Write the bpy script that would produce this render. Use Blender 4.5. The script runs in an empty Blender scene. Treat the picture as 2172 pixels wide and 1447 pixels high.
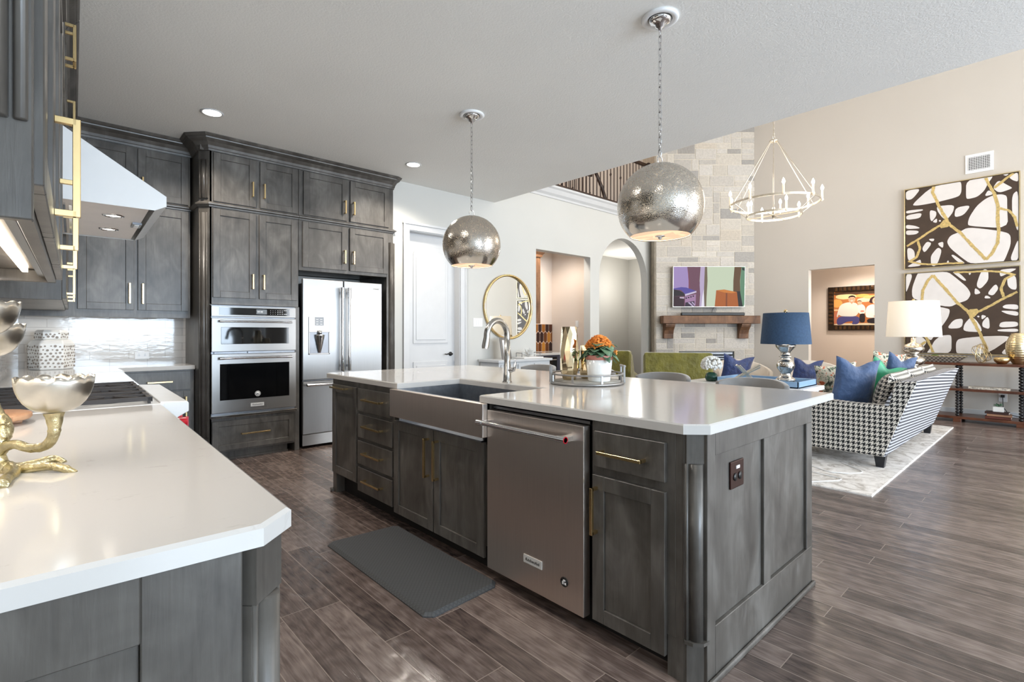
import bpy, bmesh, math, random
from mathutils import Matrix, Vector
C = bpy.context.scene
COL = C.collection
random.seed(7)
PI = math.pi
# ------------------------------------------------------------------ camera
YAW = 0.742
cam = bpy.data.objects.new('camera', bpy.data.cameras.new('camera'))
COL.objects.link(cam)
cam.location = (0, 0, 1.26)
cam.rotation_euler = (PI / 2, 0, -YAW)
cam.data.sensor_width = 36
cam.data.lens = 1076 / 2172 * 36
cam.data.shift_y = -17.5 / 2172
cam.data.clip_start = 0.02
C.camera = cam
# ------------------------------------------------------------------ world, exposure
w = bpy.data.worlds.new('sky'); C.world = w; w.use_nodes = True
bg = w.node_tree.nodes['Background']
bg.inputs[0].default_value = (0.80, 0.88, 1.0, 1)
bg.inputs[1].default_value = 1.3
C.view_settings.view_transform = 'Standard'
C.view_settings.look = 'None'
C.view_settings.gamma = 1
C.view_settings.use_curve_mapping = False
C.view_settings.exposure = -0.06

def area(name, loc, rot, sx, sy, power, color=(1, 1, 1), spread=None):
    l = bpy.data.lights.new(name, 'AREA'); l.shape = 'RECTANGLE'
    l.size = sx; l.size_y = sy; l.energy = power; l.color = color
    if spread: l.spread = spread
    o = bpy.data.objects.new(name, l); COL.objects.link(o)
    o.location = loc; o.rotation_euler = rot
    return o
def point(name, loc, power, color=(1, 0.85, 0.7), r=0.04):
    l = bpy.data.lights.new(name, 'POINT'); l.energy = power; l.color = color; l.shadow_soft_size = r
    o = bpy.data.objects.new(name, l); COL.objects.link(o); o.location = loc
    return o
def spot(name, loc, power, color=(1, 0.9, 0.78), ang=2.4, r=0.07):
    l = bpy.data.lights.new(name, 'SPOT'); l.energy = power; l.color = color
    l.spot_size = ang; l.spot_blend = 0.6; l.shadow_soft_size = r
    o = bpy.data.objects.new(name, l); COL.objects.link(o); o.location = loc
    return o
DAY = (0.86, 0.93, 1.0)
# daylight through the window openings of the rear walls (behind the camera)
area('kitchen_window_light', (2.2, -5.6, 1.75), (-PI / 2 - 0.25, 0, PI), 3.6, 1.7, 490, (0.69, 0.84, 1.0))
for i, x in enumerate((5.9, 7.6, 9.25)):
    area('living_window_light', (x, -4.75, 1.5), (-PI / 2 - 0.15, 0, PI), 1.35, 2.4, 145, DAY)
    area('living_high_window_light', (x, -4.75, 4.2), (-PI / 2, 0, PI), 1.35, 1.2, 80, (1, 0.97, 0.92))

# ------------------------------------------------------------------ helpers
WM = {}
I4 = Matrix.Identity(4)
def T(x, y, z=0): return Matrix.Translation((x, y, z))
def RZ(a): return Matrix.Rotation(a, 4, 'Z')
def RX(a): return Matrix.Rotation(a, 4, 'X')
def RY(a): return Matrix.Rotation(a, 4, 'Y')

GM = I4.copy()                     # worktop-height block frame, see WORK below
class MB:
    def __init__(s, M=None):
        s.v = []; s.f = []; s.mi = []; s.sm = []; s.col = []; s.M = GM @ M if M else GM.copy(); s.hascol = False
    def add(s, verts, faces, mi=0, smooth=False, col=None, X=None):
        n = len(s.v)
        for p in verts:
            p = Vector(p)
            s.v.append(X @ p if X else p)
        for f in faces:
            s.f.append([i + n for i in f]); s.mi.append(mi); s.sm.append(smooth)
            s.col.append(col if col else (1, 1, 1))
        if col: s.hascol = True
        return s
    def box(s, x0, y0, z0, x1, y1, z1, mi=0, col=None, X=None):
        v = [(x0, y0, z0), (x1, y0, z0), (x1, y1, z0), (x0, y1, z0), (x0, y0, z1), (x1, y0, z1), (x1, y1, z1), (x0, y1, z1)]
        f = [(0, 3, 2, 1), (4, 5, 6, 7), (0, 1, 5, 4), (1, 2, 6, 5), (2, 3, 7, 6), (3, 0, 4, 7)]
        return s.add(v, f, mi, False, col, X)
    def prism(s, poly, ax, a, b, mi=0, col=None, X=None):
        n = len(poly)
        def q(p, t):
            if ax == 'z': return (p[0], p[1], t)
            if ax == 'y': return (p[0], t, p[1])
            return (t, p[0], p[1])
        v = [q(p, a) for p in poly] + [q(p, b) for p in poly]
        f = [list(range(n))[::-1], list(range(n, 2 * n))] + [(i, (i + 1) % n, n + (i + 1) % n, n + i) for i in range(n)]
        return s.add(v, f, mi, False, col, X)
    def lathe(s, prof, c=(0, 0, 0), seg=24, mi=0, X=None, smooth=True, a0=0, a1=2 * PI, rfun=None, col=None, cap=True):
        full = abs(a1 - a0 - 2 * PI) < 1e-6
        cap = cap and prof[0] != prof[-1]
        m = seg if full else seg + 1
        v = []; f = []
        for (r, z) in prof:
            for k in range(m):
                a = a0 + (a1 - a0) * k / seg
                rr = r * (rfun(a, z) if rfun else 1)
                v.append((c[0] + rr * math.cos(a), c[1] + rr * math.sin(a), c[2] + z))
        for i in range(len(prof) - 1):
            for k in range(seg):
                k2 = (k + 1) % m
                f.append((i * m + k, i * m + k2, (i + 1) * m + k2, (i + 1) * m + k))
        if cap and full and prof[0][0] > 1e-5: f.append(list(range(m))[::-1])
        if cap and full and prof[-1][0] > 1e-5: f.append([(len(prof) - 1) * m + k for k in range(m)])
        return s.add(v, f, mi, smooth, col, X)
    def tube(s, path, r, seg=8, mi=0, X=None, caps=True, col=None, closed=False, flat=1.0):
        path = [Vector(p) for p in path]; n = len(path)
        rs = r if isinstance(r, (list, tuple)) else [r] * n
        v = []; f = []; up = None
        for i, p in enumerate(path):
            if closed: d = path[(i + 1) % n] - path[i - 1]
            else: d = path[min(i + 1, n - 1)] - path[max(i - 1, 0)]
            d.normalize()
            if up is None:
                up = Vector((0, 0, 1)) if abs(d.z) < 0.9 else Vector((1, 0, 0))
            a = d.cross(up)
            if a.length < 1e-4: a = d.cross(Vector((0, 1, 0)))
            a.normalize(); b = a.cross(d); b.normalize(); up = b
            for k in range(seg):
                t = 2 * PI * k / seg
                v.append(p + a * (rs[i] * math.cos(t)) + b * (rs[i] * flat * math.sin(t)))
        for i in range(n if closed else n - 1):
            j = (i + 1) % n
            for k in range(seg):
                k2 = (k + 1) % seg
                f.append((i * seg + k, i * seg + k2, j * seg + k2, j * seg + k))
        s.add(v, f, mi, seg > 5, col, X)
        if caps and not closed:
            s.add(v, [list(range(seg))[::-1], [(n - 1) * seg + k for k in range(seg)]], mi, False, col, X)
        return s
    def ball(s, c, r, seg=12, rings=8, mi=0, sc=(1, 1, 1), X=None, col=None):
        v = []; f = []
        for i in range(rings + 1):
            t = PI * i / rings
            for k in range(seg):
                a = 2 * PI * k / seg
                v.append((c[0] + r * sc[0] * math.sin(t) * math.cos(a), c[1] + r * sc[1] * math.sin(t) * math.sin(a), c[2] + r * sc[2] * math.cos(t)))
        for i in range(rings):
            for k in range(seg):
                k2 = (k + 1) % seg
                f.append((i * seg + k, (i + 1) * seg + k, (i + 1) * seg + k2, i * seg + k2))
        return s.add(v, f, mi, True, col, X)
    def torus(s, c, R, r, seg=32, rs=8, X=None, mi=0, ax='z', col=None):
        pts = []
        for k in range(seg):
            a = 2 * PI * k / seg
            q = (R * math.cos(a), R * math.sin(a))
            pts.append({'z': (c[0] + q[0], c[1] + q[1], c[2]), 'y': (c[0] + q[0], c[1], c[2] + q[1]), 'x': (c[0], c[1] + q[0], c[2] + q[1])}[ax])
        return s.tube(pts, r, rs, mi, X, closed=True, col=col)
    def sweep(s, path, prof, z0=0.0, closed=False, mi=0, col=None):
        """profile of (outward, z) points swept along a plan path; outward is to the right of travel"""
        n = len(path); v = []; f = []; m = len(prof)
        P = [Vector((p[0], p[1])) for p in path]
        def nrm(a, b):
            d = (b - a).normalized(); return Vector((d.y, -d.x))
        for i in range(n):
            if closed: n1 = nrm(P[i - 1], P[i]); n2 = nrm(P[i], P[(i + 1) % n])
            else:
                n1 = nrm(P[max(i - 1, 0)], P[max(i, 1)]); n2 = nrm(P[min(i, n - 2)], P[min(i + 1, n - 1)])
            mm = (n1 + n2); mm = mm / max(mm.dot(n1), 0.2)
            for (o, z) in prof:
                q = P[i] + mm * o; v.append((q.x, q.y, z0 + z))
        for i in range(n if closed else n - 1):
            j = (i + 1) % n
            for k in range(m):
                k2 = (k + 1) % m
                f.append((i * m + k, j * m + k, j * m + k2, i * m + k2))
        if not closed: f.append(list(range(m))); f.append([(n - 1) * m + k for k in range(m)][::-1])
        return s.add(v, f, mi, False, col)
    def build(s, name, mat, parent=None, bevel=0, bseg=2, sub=0, at=None, solid=0, uv=True):
        me = bpy.data.meshes.new(name)
        base = WM[parent] if parent else (at if at is not None else I4)
        L = base.inverted() @ s.M
        me.from_pydata([L @ p for p in s.v], [], s.f)
        mats = mat if isinstance(mat, (list, tuple)) else [mat]
        for m in mats: me.materials.append(m)
        me.polygons.foreach_set('material_index', s.mi)
        me.polygons.foreach_set('use_smooth', s.sm)
        if uv:
            ul = me.uv_layers.new(name='UVMap')
            for pi, p in enumerate(me.polygons):
                idx = s.f[pi]
                nn = Vector((0, 0, 0)); c0 = s.v[idx[0]]
                for k in range(1, len(idx) - 1): nn += (s.v[idx[k]] - c0).cross(s.v[idx[k + 1]] - c0)
                ax = max(range(3), key=lambda i: abs(nn[i]))
                for li, vi in zip(p.loop_indices, idx):
                    q = s.v[vi]
                    ul.data[li].uv = (q.y, q.z) if ax == 0 else ((q.x, q.z) if ax == 1 else (q.x, q.y))
        if s.hascol:
            ca = me.color_attributes.new('col', 'FLOAT_COLOR', 'CORNER')
            for pi, p in enumerate(me.polygons):
                for li in p.loop_indices: ca.data[li].color = (*s.col[pi], 1)
        bm = bmesh.new(); bm.from_mesh(me); bmesh.ops.recalc_face_normals(bm, faces=bm.faces); bm.to_mesh(me); bm.free()
        o = bpy.data.objects.new(name, me); COL.objects.link(o)
        if parent: o.parent = parent; WM[o] = WM[parent]
        else:
            WM[o] = base.copy(); o.matrix_world = base
        if solid:
            md = o.modifiers.new('solid', 'SOLIDIFY'); md.thickness = solid; md.offset = 0
        if bevel:
            md = o.modifiers.new('bevel', 'BEVEL'); md.width = bevel; md.segments = bseg; md.limit_method = 'ANGLE'; md.angle_limit = 0.6
        if sub:
            md = o.modifiers.new('sub', 'SUBSURF'); md.levels = sub; md.render_levels = sub
        return o

def tag(o, label, cat, group=None):
    o['label'] = label; o['category'] = cat
    if group: o['group'] = group
    return o
def thing(name, label, cat, loc=(0, 0, 0), rz=0, group=None, frame=None):
    o = bpy.data.objects.new(name, None); COL.objects.link(o)
    M = (frame or I4) @ T(*loc) @ RZ(rz)
    if GM != I4: M = T(*(GM @ M.translation)) @ M.to_quaternion().to_matrix().to_4x4()
    o.matrix_world = M; WM[o] = M; o.empty_display_size = 0.05
    return tag(o, label, cat, group)
def struct(name, mb, mat, **k):
    o = mb.build(name, mat, **k); o['kind'] = 'structure'; return o
def kids(o): return [c for c in bpy.data.objects if c.parent == o]
def dup(src, M, label=None, group=None):
    r = src.copy(); COL.objects.link(r); r.matrix_world = M; WM[r] = M
    if label: r['label'] = label
    if group: r['group'] = group
    for ch in kids(src):
        c = ch.copy(); COL.objects.link(c); c.parent = r; WM[c] = M
        for g in kids(ch):
            d = g.copy(); COL.objects.link(d); d.parent = c; WM[d] = M
            for e in kids(g):
                h = e.copy(); COL.objects.link(h); h.parent = d
    return r
def onray(u, d): s_ = (u - 1086) / 1076; return (d * (math.sin(YAW) + s_ * math.cos(YAW)), d * (math.cos(YAW) - s_ * math.sin(YAW)))

# ------------------------------------------------------------------ materials
def lin(c): return tuple(((v / 255) / 12.92 if v / 255 <= 0.04045 else ((v / 255 + 0.055) / 1.055) ** 2.4) for v in c)
class NT:
    def __init__(s, name):
        s.m = bpy.data.materials.new(name); s.m.use_nodes = True; s.t = s.m.node_tree
        s.b = s.t.nodes['Principled BSDF']; s.out = s.t.nodes['Material Output']
    def n(s, typ, **k):
        nd = s.t.nodes.new(typ)
        for a, b in k.items(): setattr(nd, a, b)
        return nd
    def l(s, a, b): s.t.links.new(a, b)
    def val(s, sock, v):
        if hasattr(v, 'is_linked') or isinstance(v, bpy.types.NodeSocket): s.l(v, sock)
        else: sock.default_value = v
    def math(s, op, a, b=0.0, c=None):
        nd = s.n('ShaderNodeMath', operation=op); s.val(nd.inputs[0], a); s.val(nd.inputs[1], b)
        if c is not None: s.val(nd.inputs[2], c)
        return nd.outputs[0]
    def mix(s, f, a, b, typ='MIX'):
        nd = s.n('ShaderNodeMix', data_type='RGBA', blend_type=typ)
        s.val(nd.inputs[0], f)
        for i, v in ((6, a), (7, b)):
            if isinstance(v, tuple): nd.inputs[i].default_value = (*v, 1) if len(v) == 3 else v
            else: s.l(v, nd.inputs[i])
        return nd.outputs[2]
    def vec(s, scale=(1, 1, 1), coord='UV', rot=(0, 0, 0)):
        tc = s.n('ShaderNodeTexCoord'); mp = s.n('ShaderNodeMapping')
        mp.inputs['Scale'].default_value = scale; mp.inputs['Rotation'].default_value = rot
        s.l(tc.outputs[coord], mp.inputs[0]); return mp.outputs[0]
    def noise(s, vec, scale, detail=4, rough=0.5, dist=0.0):
        nd = s.n('ShaderNodeTexNoise'); s.l(vec, nd.inputs['Vector'])
        nd.inputs['Scale'].default_value = scale; nd.inputs['Detail'].default_value = detail
        nd.inputs['Roughness'].default_value = rough; nd.inputs['Distortion'].default_value = dist
        return nd.outputs[0]
    def ramp(s, fac, stops):
        nd = s.n('ShaderNodeValToRGB'); s.l(fac, nd.inputs[0]); e = nd.color_ramp.elements
        while len(e) < len(stops): e.new(0.5)
        for i, (p, c) in enumerate(stops):
            e[i].position = p; e[i].color = (*c, 1) if len(c) == 3 else c
        return nd.outputs[0]
    def bump(s, h, strength=0.2, dist=0.01):
        nd = s.n('ShaderNodeBump'); nd.inputs['Strength'].default_value = strength; nd.inputs['Distance'].default_value = dist
        s.l(h, nd.inputs['Height']); s.l(nd.outputs[0], s.b.inputs['Normal'])
    def set(s, **k):
        names = dict(color='Base Color', rough='Roughness', metal='Metallic', spec='Specular IOR Level', emit='Emission Color', es='Emission Strength', alpha='Alpha', trans='Transmission Weight', coat='Coat Weight', sheen='Sheen Weight', ior='IOR', aniso='Anisotropic')
        for a, v in k.items():
            sk = s.b.inputs[names[a]]
            if isinstance(v, tuple): sk.default_value = (*v, 1)
            else: s.val(sk, v)
        return s
G = lambda v: (v, v, v)
def plain(name, rgb, rough=0.5, metal=0, nscale=8, namt=0.12, bumpamt=0.0, bscale=60, coord='Object', **k):
    t = NT(name); c = lin(rgb); v = t.vec(coord=coord)
    n = t.noise(v, nscale, 3)
    lo = tuple(x * (1 - namt) for x in c); hi = tuple(min(1, x * (1 + namt)) for x in c)
    t.set(color=t.ramp(n, [(0.3, lo), (0.7, hi)]), rough=rough, metal=metal, **k)
    if bumpamt: t.bump(t.noise(v, bscale, 3), bumpamt, 0.004 if bscale > 20 else 0.05)
    return t.m
def emis(name, rgb, s):
    t = NT(name); t.set(color=lin(rgb), emit=lin(rgb), es=s, rough=0.5); return t.m

def wood_mat(name, dark, mid, light, rough=0.42, gs=1.0, coord='UV', swap=False, knots=True, bs=0.12):
    t = NT(name)
    v1 = t.vec((22 * gs, 1.6 * gs, 1) if not swap else (1.6 * gs, 22 * gs, 1), coord)
    v2 = t.vec((2.2 * gs, 1.2 * gs, 1), coord)
    g = t.noise(v1, 3.0, 6, 0.6, 0.6); b = t.noise(v2, 1.6, 3, 0.55, 0.8)
    c3 = t.noise(t.vec((5.5 * gs, 2.6 * gs, 1), coord), 1.3, 4, 0.5, 1.6)
    f = t.math('ADD', t.math('MULTIPLY', g, 0.18), t.math('ADD', t.math('MULTIPLY', b, 0.47), t.math('MULTIPLY', c3, 0.35)))
    col = t.ramp(f, [(0.34, lin(dark)), (0.5, lin(mid)), (0.66, lin(light))])
    if knots:
        vo = t.n('ShaderNodeTexVoronoi'); t.l(t.vec((3.2, 2.0, 1), coord), vo.inputs['Vector']); vo.inputs['Scale'].default_value = 1.3
        k = t.ramp(vo.outputs['Distance'], [(0.015, G(1)), (0.05, G(0))])
        col = t.mix(t.math('MULTIPLY', k, 0.7), col, tuple(x * 0.35 for x in lin(dark)))
    t.set(color=col, rough=rough); t.bump(g, bs, 0.003)
    return t.m
CAB = wood_mat('grey_stained_alder', (57, 53, 49), (83, 79, 74), (111, 107, 102), 0.34)
CABH = wood_mat('grey_stained_alder_rail', (57, 53, 49), (83, 79, 74), (111, 107, 102), 0.34, swap=True)
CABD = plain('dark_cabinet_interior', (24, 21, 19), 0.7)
MANT = wood_mat('mantel_oak', (74, 48, 30), (112, 78, 52), (140, 102, 72), 0.6, swap=True)
WALN = wood_mat('walnut_board', (52, 28, 18), (84, 48, 32), (110, 66, 44), 0.3, swap=True, knots=False)
RAILW = wood_mat('dark_stair_wood', (34, 22, 16), (52, 34, 25), (66, 44, 32), 0.4)
ACAC = wood_mat('acacia_wood', (70, 32, 18), (118, 62, 38), (150, 92, 58), 0.35)
BLOND = wood_mat('light_wood', (150, 105, 75), (180, 138, 104), (200, 160, 128), 0.4, knots=False)

def floor_mat():
    t = NT('hand_scraped_hardwood')
    tc = t.n('ShaderNodeTexCoord'); sp = t.n('ShaderNodeSeparateXYZ'); t.l(tc.outputs['UV'], sp.inputs[0])
    cb = t.n('ShaderNodeCombineXYZ'); t.l(sp.outputs[1], cb.inputs[0]); t.l(sp.outputs[0], cb.inputs[1])
    br = t.n('ShaderNodeTexBrick'); t.l(cb.outputs[0], br.inputs['Vector'])
    br.offset = 0.37; br.offset_frequency = 2; br.squash = 1.25; br.squash_frequency = 3
    for k, v in (('Scale', 1.0), ('Mortar Size', 0.0018), ('Mortar Smooth', 0.1), ('Bias', 0.0), ('Brick Width', 1.15), ('Row Height', 0.127)): br.inputs[k].default_value = v
    br.inputs['Color1'].default_value = (0, 0, 0, 1); br.inputs['Color2'].default_value = (1, 1, 1, 1); br.inputs['Mortar'].default_value = (0.5, 0.5, 0.5, 1)
    # shift the grain per board
    off = t.n('ShaderNodeVectorMath', operation='MULTIPLY_ADD'); t.l(br.outputs['Color'], off.inputs[0]); off.inputs[1].default_value = (7, 13, 3); t.l(cb.outputs[0], off.inputs[2])
    m1 = t.n('ShaderNodeMapping'); m1.inputs['Scale'].default_value = (1.6, 16, 1); t.l(off.outputs[0], m1.inputs[0])
    m2 = t.n('ShaderNodeMapping'); m2.inputs['Scale'].default_value = (2.5, 9, 1); t.l(off.outputs[0], m2.inputs[0])
    g = t.noise(m1.outputs[0], 2.5, 8, 0.62, 1.2); gg = t.noise(m2.outputs[0], 1.2, 3, 0.5, 1.6)
    wv = t.n('ShaderNodeTexWave'); t.l(m2.outputs[0], wv.inputs[0]); wv.inputs['Scale'].default_value = 1.1; wv.inputs['Distortion'].default_value = 9; wv.inputs['Detail'].default_value = 3
    f = t.math('ADD', t.math('MULTIPLY', g, 0.55), t.math('MULTIPLY', gg, 0.3)); f = t.math('ADD', f, t.math('MULTIPLY', br.outputs['Color'], 0.22)); f = t.math('ADD', f, t.math('MULTIPLY', wv.outputs[0], 0.05))
    col = t.ramp(f, [(0.36, lin((58, 48, 45))), (0.55, lin((100, 86, 80))), (0.78, lin((146, 130, 122)))])
    col = t.mix(br.outputs['Fac'], col, lin((150, 135, 125)))
    t.set(color=col, rough=t.math('ADD', t.math('MULTIPLY', g, 0.16), 0.11), spec=0.65)
    h = t.math('ADD', t.math('MULTIPLY', g, 0.7), t.math('MULTIPLY', wv.outputs[0], 0.35)); h = t.math('SUBTRACT', h, t.math('MULTIPLY', br.outputs['Fac'], 0.8))
    t.bump(h, 0.35, 0.006)
    return t.m
FLOOR = floor_mat()
def wall_mat(name, rgb, rough=0.75, b=0.06):
    t = NT(name); v = t.vec(coord='Object')
    n = t.noise(v, 1.2, 2); c = lin(rgb)
    t.set(color=t.ramp(n, [(0.3, tuple(x * 0.97 for x in c)), (0.7, c)]), rough=rough, spec=0.3); t.bump(t.noise(v, 90, 4), b, 0.004); return t.m
WALLW = wall_mat('pale_grey_paint', (206, 205, 200))
WALLB = wall_mat('greige_paint', (206, 199, 190))
WALLP = wall_mat('warm_beige_paint', (228, 214, 202))
WALLG = wall_mat('mid_grey_paint', (176, 174, 168))
CEIL = wall_mat('textured_ceiling_paint', (243, 242, 238), 0.9, 0.55)
TRIM = plain('white_trim_paint', (208, 209, 210), 0.35, namt=0.02)
def quartz():
    t = NT('white_quartz'); v = t.vec((1, 1, 1), 'UV')
    n = t.noise(v, 2.2, 8, 0.6, 2.4); f = t.noise(v, 9, 4, 0.6, 1)
    vein = t.ramp(n, [(0.488, G(0)), (0.5, G(1)), (0.512, G(0))])
    mk = t.ramp(f, [(0.56, G(0)), (0.66, G(1))])
    c = t.mix(t.math('MULTIPLY', t.math('MULTIPLY', vein, mk), 0.35), lin((200, 197, 193)), lin((160, 154, 146)))
    t.set(color=c, rough=0.11, spec=0.55); return t.m
QUARTZ = quartz()
def brushed(name, rgb, rough=0.28, vert=True, amt=0.08):
    t = NT(name); v = t.vec((220, 2, 1) if vert else (2, 220, 1), 'UV')
    n = t.noise(v, 1.5, 3); c = lin(rgb)
    t.set(color=t.ramp(n, [(0.3, tuple(x * (1 - amt) for x in c)), (0.7, c)]), metal=1.0, rough=t.math('ADD', t.math('MULTIPLY', n, 0.08), rough), aniso=0.75)
    tg = t.n('ShaderNodeTangent', direction_type='UV_MAP', uv_map='UVMap'); t.l(tg.outputs[0], t.b.inputs['Tangent']); t.b.inputs['Anisotropic Rotation'].default_value = 0.0 if vert else 0.25; return t.m
STEEL = brushed('brushed_stainless_steel', (168, 167, 166), 0.38)
STEELW = brushed('brushed_stainless_lit_copy', (226, 214, 204), 0.34)  # paler, warmer steel copy with the aisle light put into its colour
STEELH = brushed('brushed_stainless_horizontal', (150, 148, 146), 0.28, False, 0.03)
STEELD = plain('satin_steel_dark', (120, 122, 126), 0.35, 1.0)
SINKM = plain('sink_basin_steel', (140, 144, 150), 0.32, 0.9, nscale=30)
CHROME = plain('polished_chrome', (225, 225, 226), 0.08, 1.0, namt=0.02)
NICKEL = plain('brushed_nickel', (188, 185, 180), 0.22, 1.0, namt=0.04)
BRASS = plain('satin_brass', (220, 192, 140), 0.24, 1.0, namt=0.05)
GOLD = plain('polished_gold_ceramic', (236, 216, 178), 0.07, 1.0, nscale=5, namt=0.12)
GOLDL = plain('champagne_gold', (224, 206, 166), 0.25, 1.0)
ANTQ = plain('antique_gold_bark', (182, 170, 134), 0.34, 1.0, nscale=25, namt=0.35, bumpamt=0.9, bscale=90)
BOWLM = plain('aged_silver', (205, 200, 190), 0.28, 1.0, nscale=12, namt=0.12)
BLACKG = plain('black_glass', (8, 9, 11), 0.04, 0, namt=0.1)
BADGE = plain('badge_light_grey', (206, 205, 202), 0.35, namt=0.02)
BLACK = plain('black_satin', (18, 18, 19), 0.4)
IRON = plain('cast_iron_grate', (52, 48, 47), 0.55, 0.2)
WHITEG = plain('white_glazed_ceramic', (236, 235, 231), 0.18, namt=0.02)
WHITEP = plain('white_plastic', (238, 238, 238), 0.35, namt=0.02)
HOODW = plain('white_enamel_hood', (216, 217, 217), 0.25, namt=0.02)
RED = plain('red_knob', (190, 20, 40), 0.25)
BRONZE = plain('oil_rubbed_bronze', (60, 34, 28), 0.3, 0.7)
MATM = None
def matm():
    t = NT('grey_rubber_mat'); v = t.vec((60, 60, 1), 'UV', (0, 0, 0.78))
    ck = t.n('ShaderNodeTexVoronoi', distance='CHEBYCHEV'); t.l(v, ck.inputs['Vector']); ck.inputs['Scale'].default_value = 1.0; ck.inputs['Randomness'].default_value = 0
    t.set(color=t.ramp(ck.outputs['Distance'], [(0.3, lin((78, 79, 80))), (0.5, lin((62, 63, 64)))]), rough=0.55); t.bump(ck.outputs['Distance'], 0.4, 0.003); return t.m
MATM = matm()
def tile_mat():
    t = NT('glazed_white_subway_tile')
    br = t.n('ShaderNodeTexBrick'); t.l(t.vec(coord='UV'), br.inputs['Vector'])
    for k, v in (('Scale', 1.0), ('Mortar Size', 0.0022), ('Mortar Smooth', 0.2), ('Brick Width', 0.30), ('Row Height', 0.077)): br.inputs[k].default_value = v
    br.inputs['Color1'].default_value = (*lin((216, 213, 209)), 1); br.inputs['Color2'].default_value = (*lin((206, 203, 199)), 1); br.inputs['Mortar'].default_value = (*lin((178, 174, 170)), 1)
    n = t.noise(t.vec((6, 16, 1), 'UV'), 2.0, 3, 0.5, 0.5)
    t.set(color=br.outputs['Color'], rough=0.08, spec=0.6)
    t.bump(t.math('SUBTRACT', t.math('MULTIPLY', n, 0.6), br.outputs['Fac']), 0.22, 0.005); return t.m
TILE = tile_mat()
def hound():
    t = NT('black_white_houndstooth'); P = 0.042
    tc = t.n('ShaderNodeTexCoord'); sp = t.n('ShaderNodeSeparateXYZ'); t.l(tc.outputs['UV'], sp.inputs[0])
    X = t.math('FLOOR', t.math('MULTIPLY', sp.outputs[0], 8 / P)); Y = t.math('FLOOR', t.math('MULTIPLY', sp.outputs[1], 8 / P))
    wx = t.math('LESS_THAN', t.math('FLOORED_MODULO', X, 8), 3.5); wy = t.math('LESS_THAN', t.math('FLOORED_MODULO', Y, 8), 3.5)
    tw = t.math('LESS_THAN', t.math('FLOORED_MODULO', t.math('ADD', X, Y), 4), 1.5)
    f = t.math('ADD', t.math('MULTIPLY', tw, wx), t.math('MULTIPLY', t.math('SUBTRACT', 1.0, tw), wy))
    t.set(color=t.mix(f, lin((222, 214, 202)), lin((18, 18, 20))), rough=0.85, sheen=0.1); return t.m
HOUND = hound()
def stripe():
    t = NT('houndstooth_back_weave'); P = 0.034
    tc = t.n('ShaderNodeTexCoord'); sp = t.n('ShaderNodeSeparateXYZ'); t.l(tc.outputs['UV'], sp.inputs[0])
    s_ = t.math('ADD', sp.outputs[1], t.math('MULTIPLY', sp.outputs[0], 0.06))
    f = t.math('LESS_THAN', t.math('FLOORED_MODULO', t.math('MULTIPLY', s_, 1 / P), 1.0), 0.50)
    g = t.noise(t.vec((50, 50, 1), 'UV'), 3.0, 2)
    t.set(color=t.mix(t.math('MULTIPLY', f, t.math('ADD', 0.7, t.math('MULTIPLY', g, 0.4))), lin((196, 197, 203)), lin((34, 34, 40))), rough=0.85); return t.m
STRIPE = stripe()
def fabric(name, rgb, rough=0.8, amt=0.15, ns=14, sheen=0.3):
    return plain(name, rgb, rough, 0, nscale=ns, namt=amt, bumpamt=0.5 if 'velvet' in name else 0.15, bscale=12 if 'velvet' in name else 220, sheen=sheen)
GREEN = fabric('olive_green_velvet', (112, 106, 30), 0.6, 0.22, 9, 0.6)
NAVY = fabric('navy_velvet', (16, 44, 100), 0.5, 0.4, 14, 0.6)
BLUEP = fabric('slate_blue_velvet', (56, 82, 122), 0.6, 0.15, 6, 0.5)
TEAL = fabric('emerald_satin', (42, 150, 110), 0.35, 0.3, 8, 0.2)
CREAM = fabric('cream_linen', (214, 203, 190), 0.85, 0.06)
GREYF = fabric('grey_leatherette', (128, 126, 124), 0.5, 0.06)
def floral():
    t = NT('floral_print_linen'); v = t.vec((1, 1, 1), 'Object'); n = t.noise(v, 13, 5, 0.6, 1.5); m = t.noise(v, 9, 4, 0.6, 2.0)
    c = t.ramp(n, [(0.40, lin((60, 66, 58))), (0.46, lin((206, 200, 180))), (0.56, lin((214, 208, 190))), (0.60, lin((206, 104, 60))), (0.68, lin((150, 60, 40)))])
    c = t.mix(t.ramp(m, [(0.56, G(0)), (0.60, G(0.8))]), c, lin((80, 120, 84)))
    t.set(color=c, rough=0.85); return t.m
FLORAL = floral()
def rugm():
    t = NT('cream_area_rug'); v = t.vec((1, 1, 1), 'UV'); n = t.noise(v, 5, 8, 0.7, 2.0); h = t.noise(v, 120, 3)
    t.set(color=t.ramp(n, [(0.38, lin((176, 168, 160))), (0.5, lin((218, 213, 208))), (0.62, lin((232, 228, 224)))]), rough=0.95); t.bump(h, 0.5, 0.01); return t.m
RUG = rugm()
def vcol(name, rough=0.8, bump=0.0, bs=40):
    t = NT(name); a = t.n('ShaderNodeVertexColor', layer_name='col'); v = t.vec(coord='Object'); n = t.noise(v, 26, 6, 0.65)
    t.set(color=t.mix(0.55 if bump else 0.0, a.outputs[0], t.ramp(n, [(0.32, G(0.72)), (0.6, G(1.0))]), 'MULTIPLY'), rough=rough)
    if bump: t.bump(t.noise(v, bs, 5, 0.7), bump, 0.02)
    return t.m
STONE = vcol('cut_limestone', 0.9, 0.6)
FLAT = vcol('printed_surface', 0.5)
def screen():
    t = NT('painted_screen_reflection'); a = t.n('ShaderNodeVertexColor', layer_name='col'); t.set(color=(0.01, 0.01, 0.01), rough=0.4, spec=0.15, emit=(0, 0, 0), es=0.9); t.l(a.outputs[0], t.b.inputs['Emission Color']); return t.m
SCREEN = screen()  # emission carries the reflection painted onto the television glass
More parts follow.
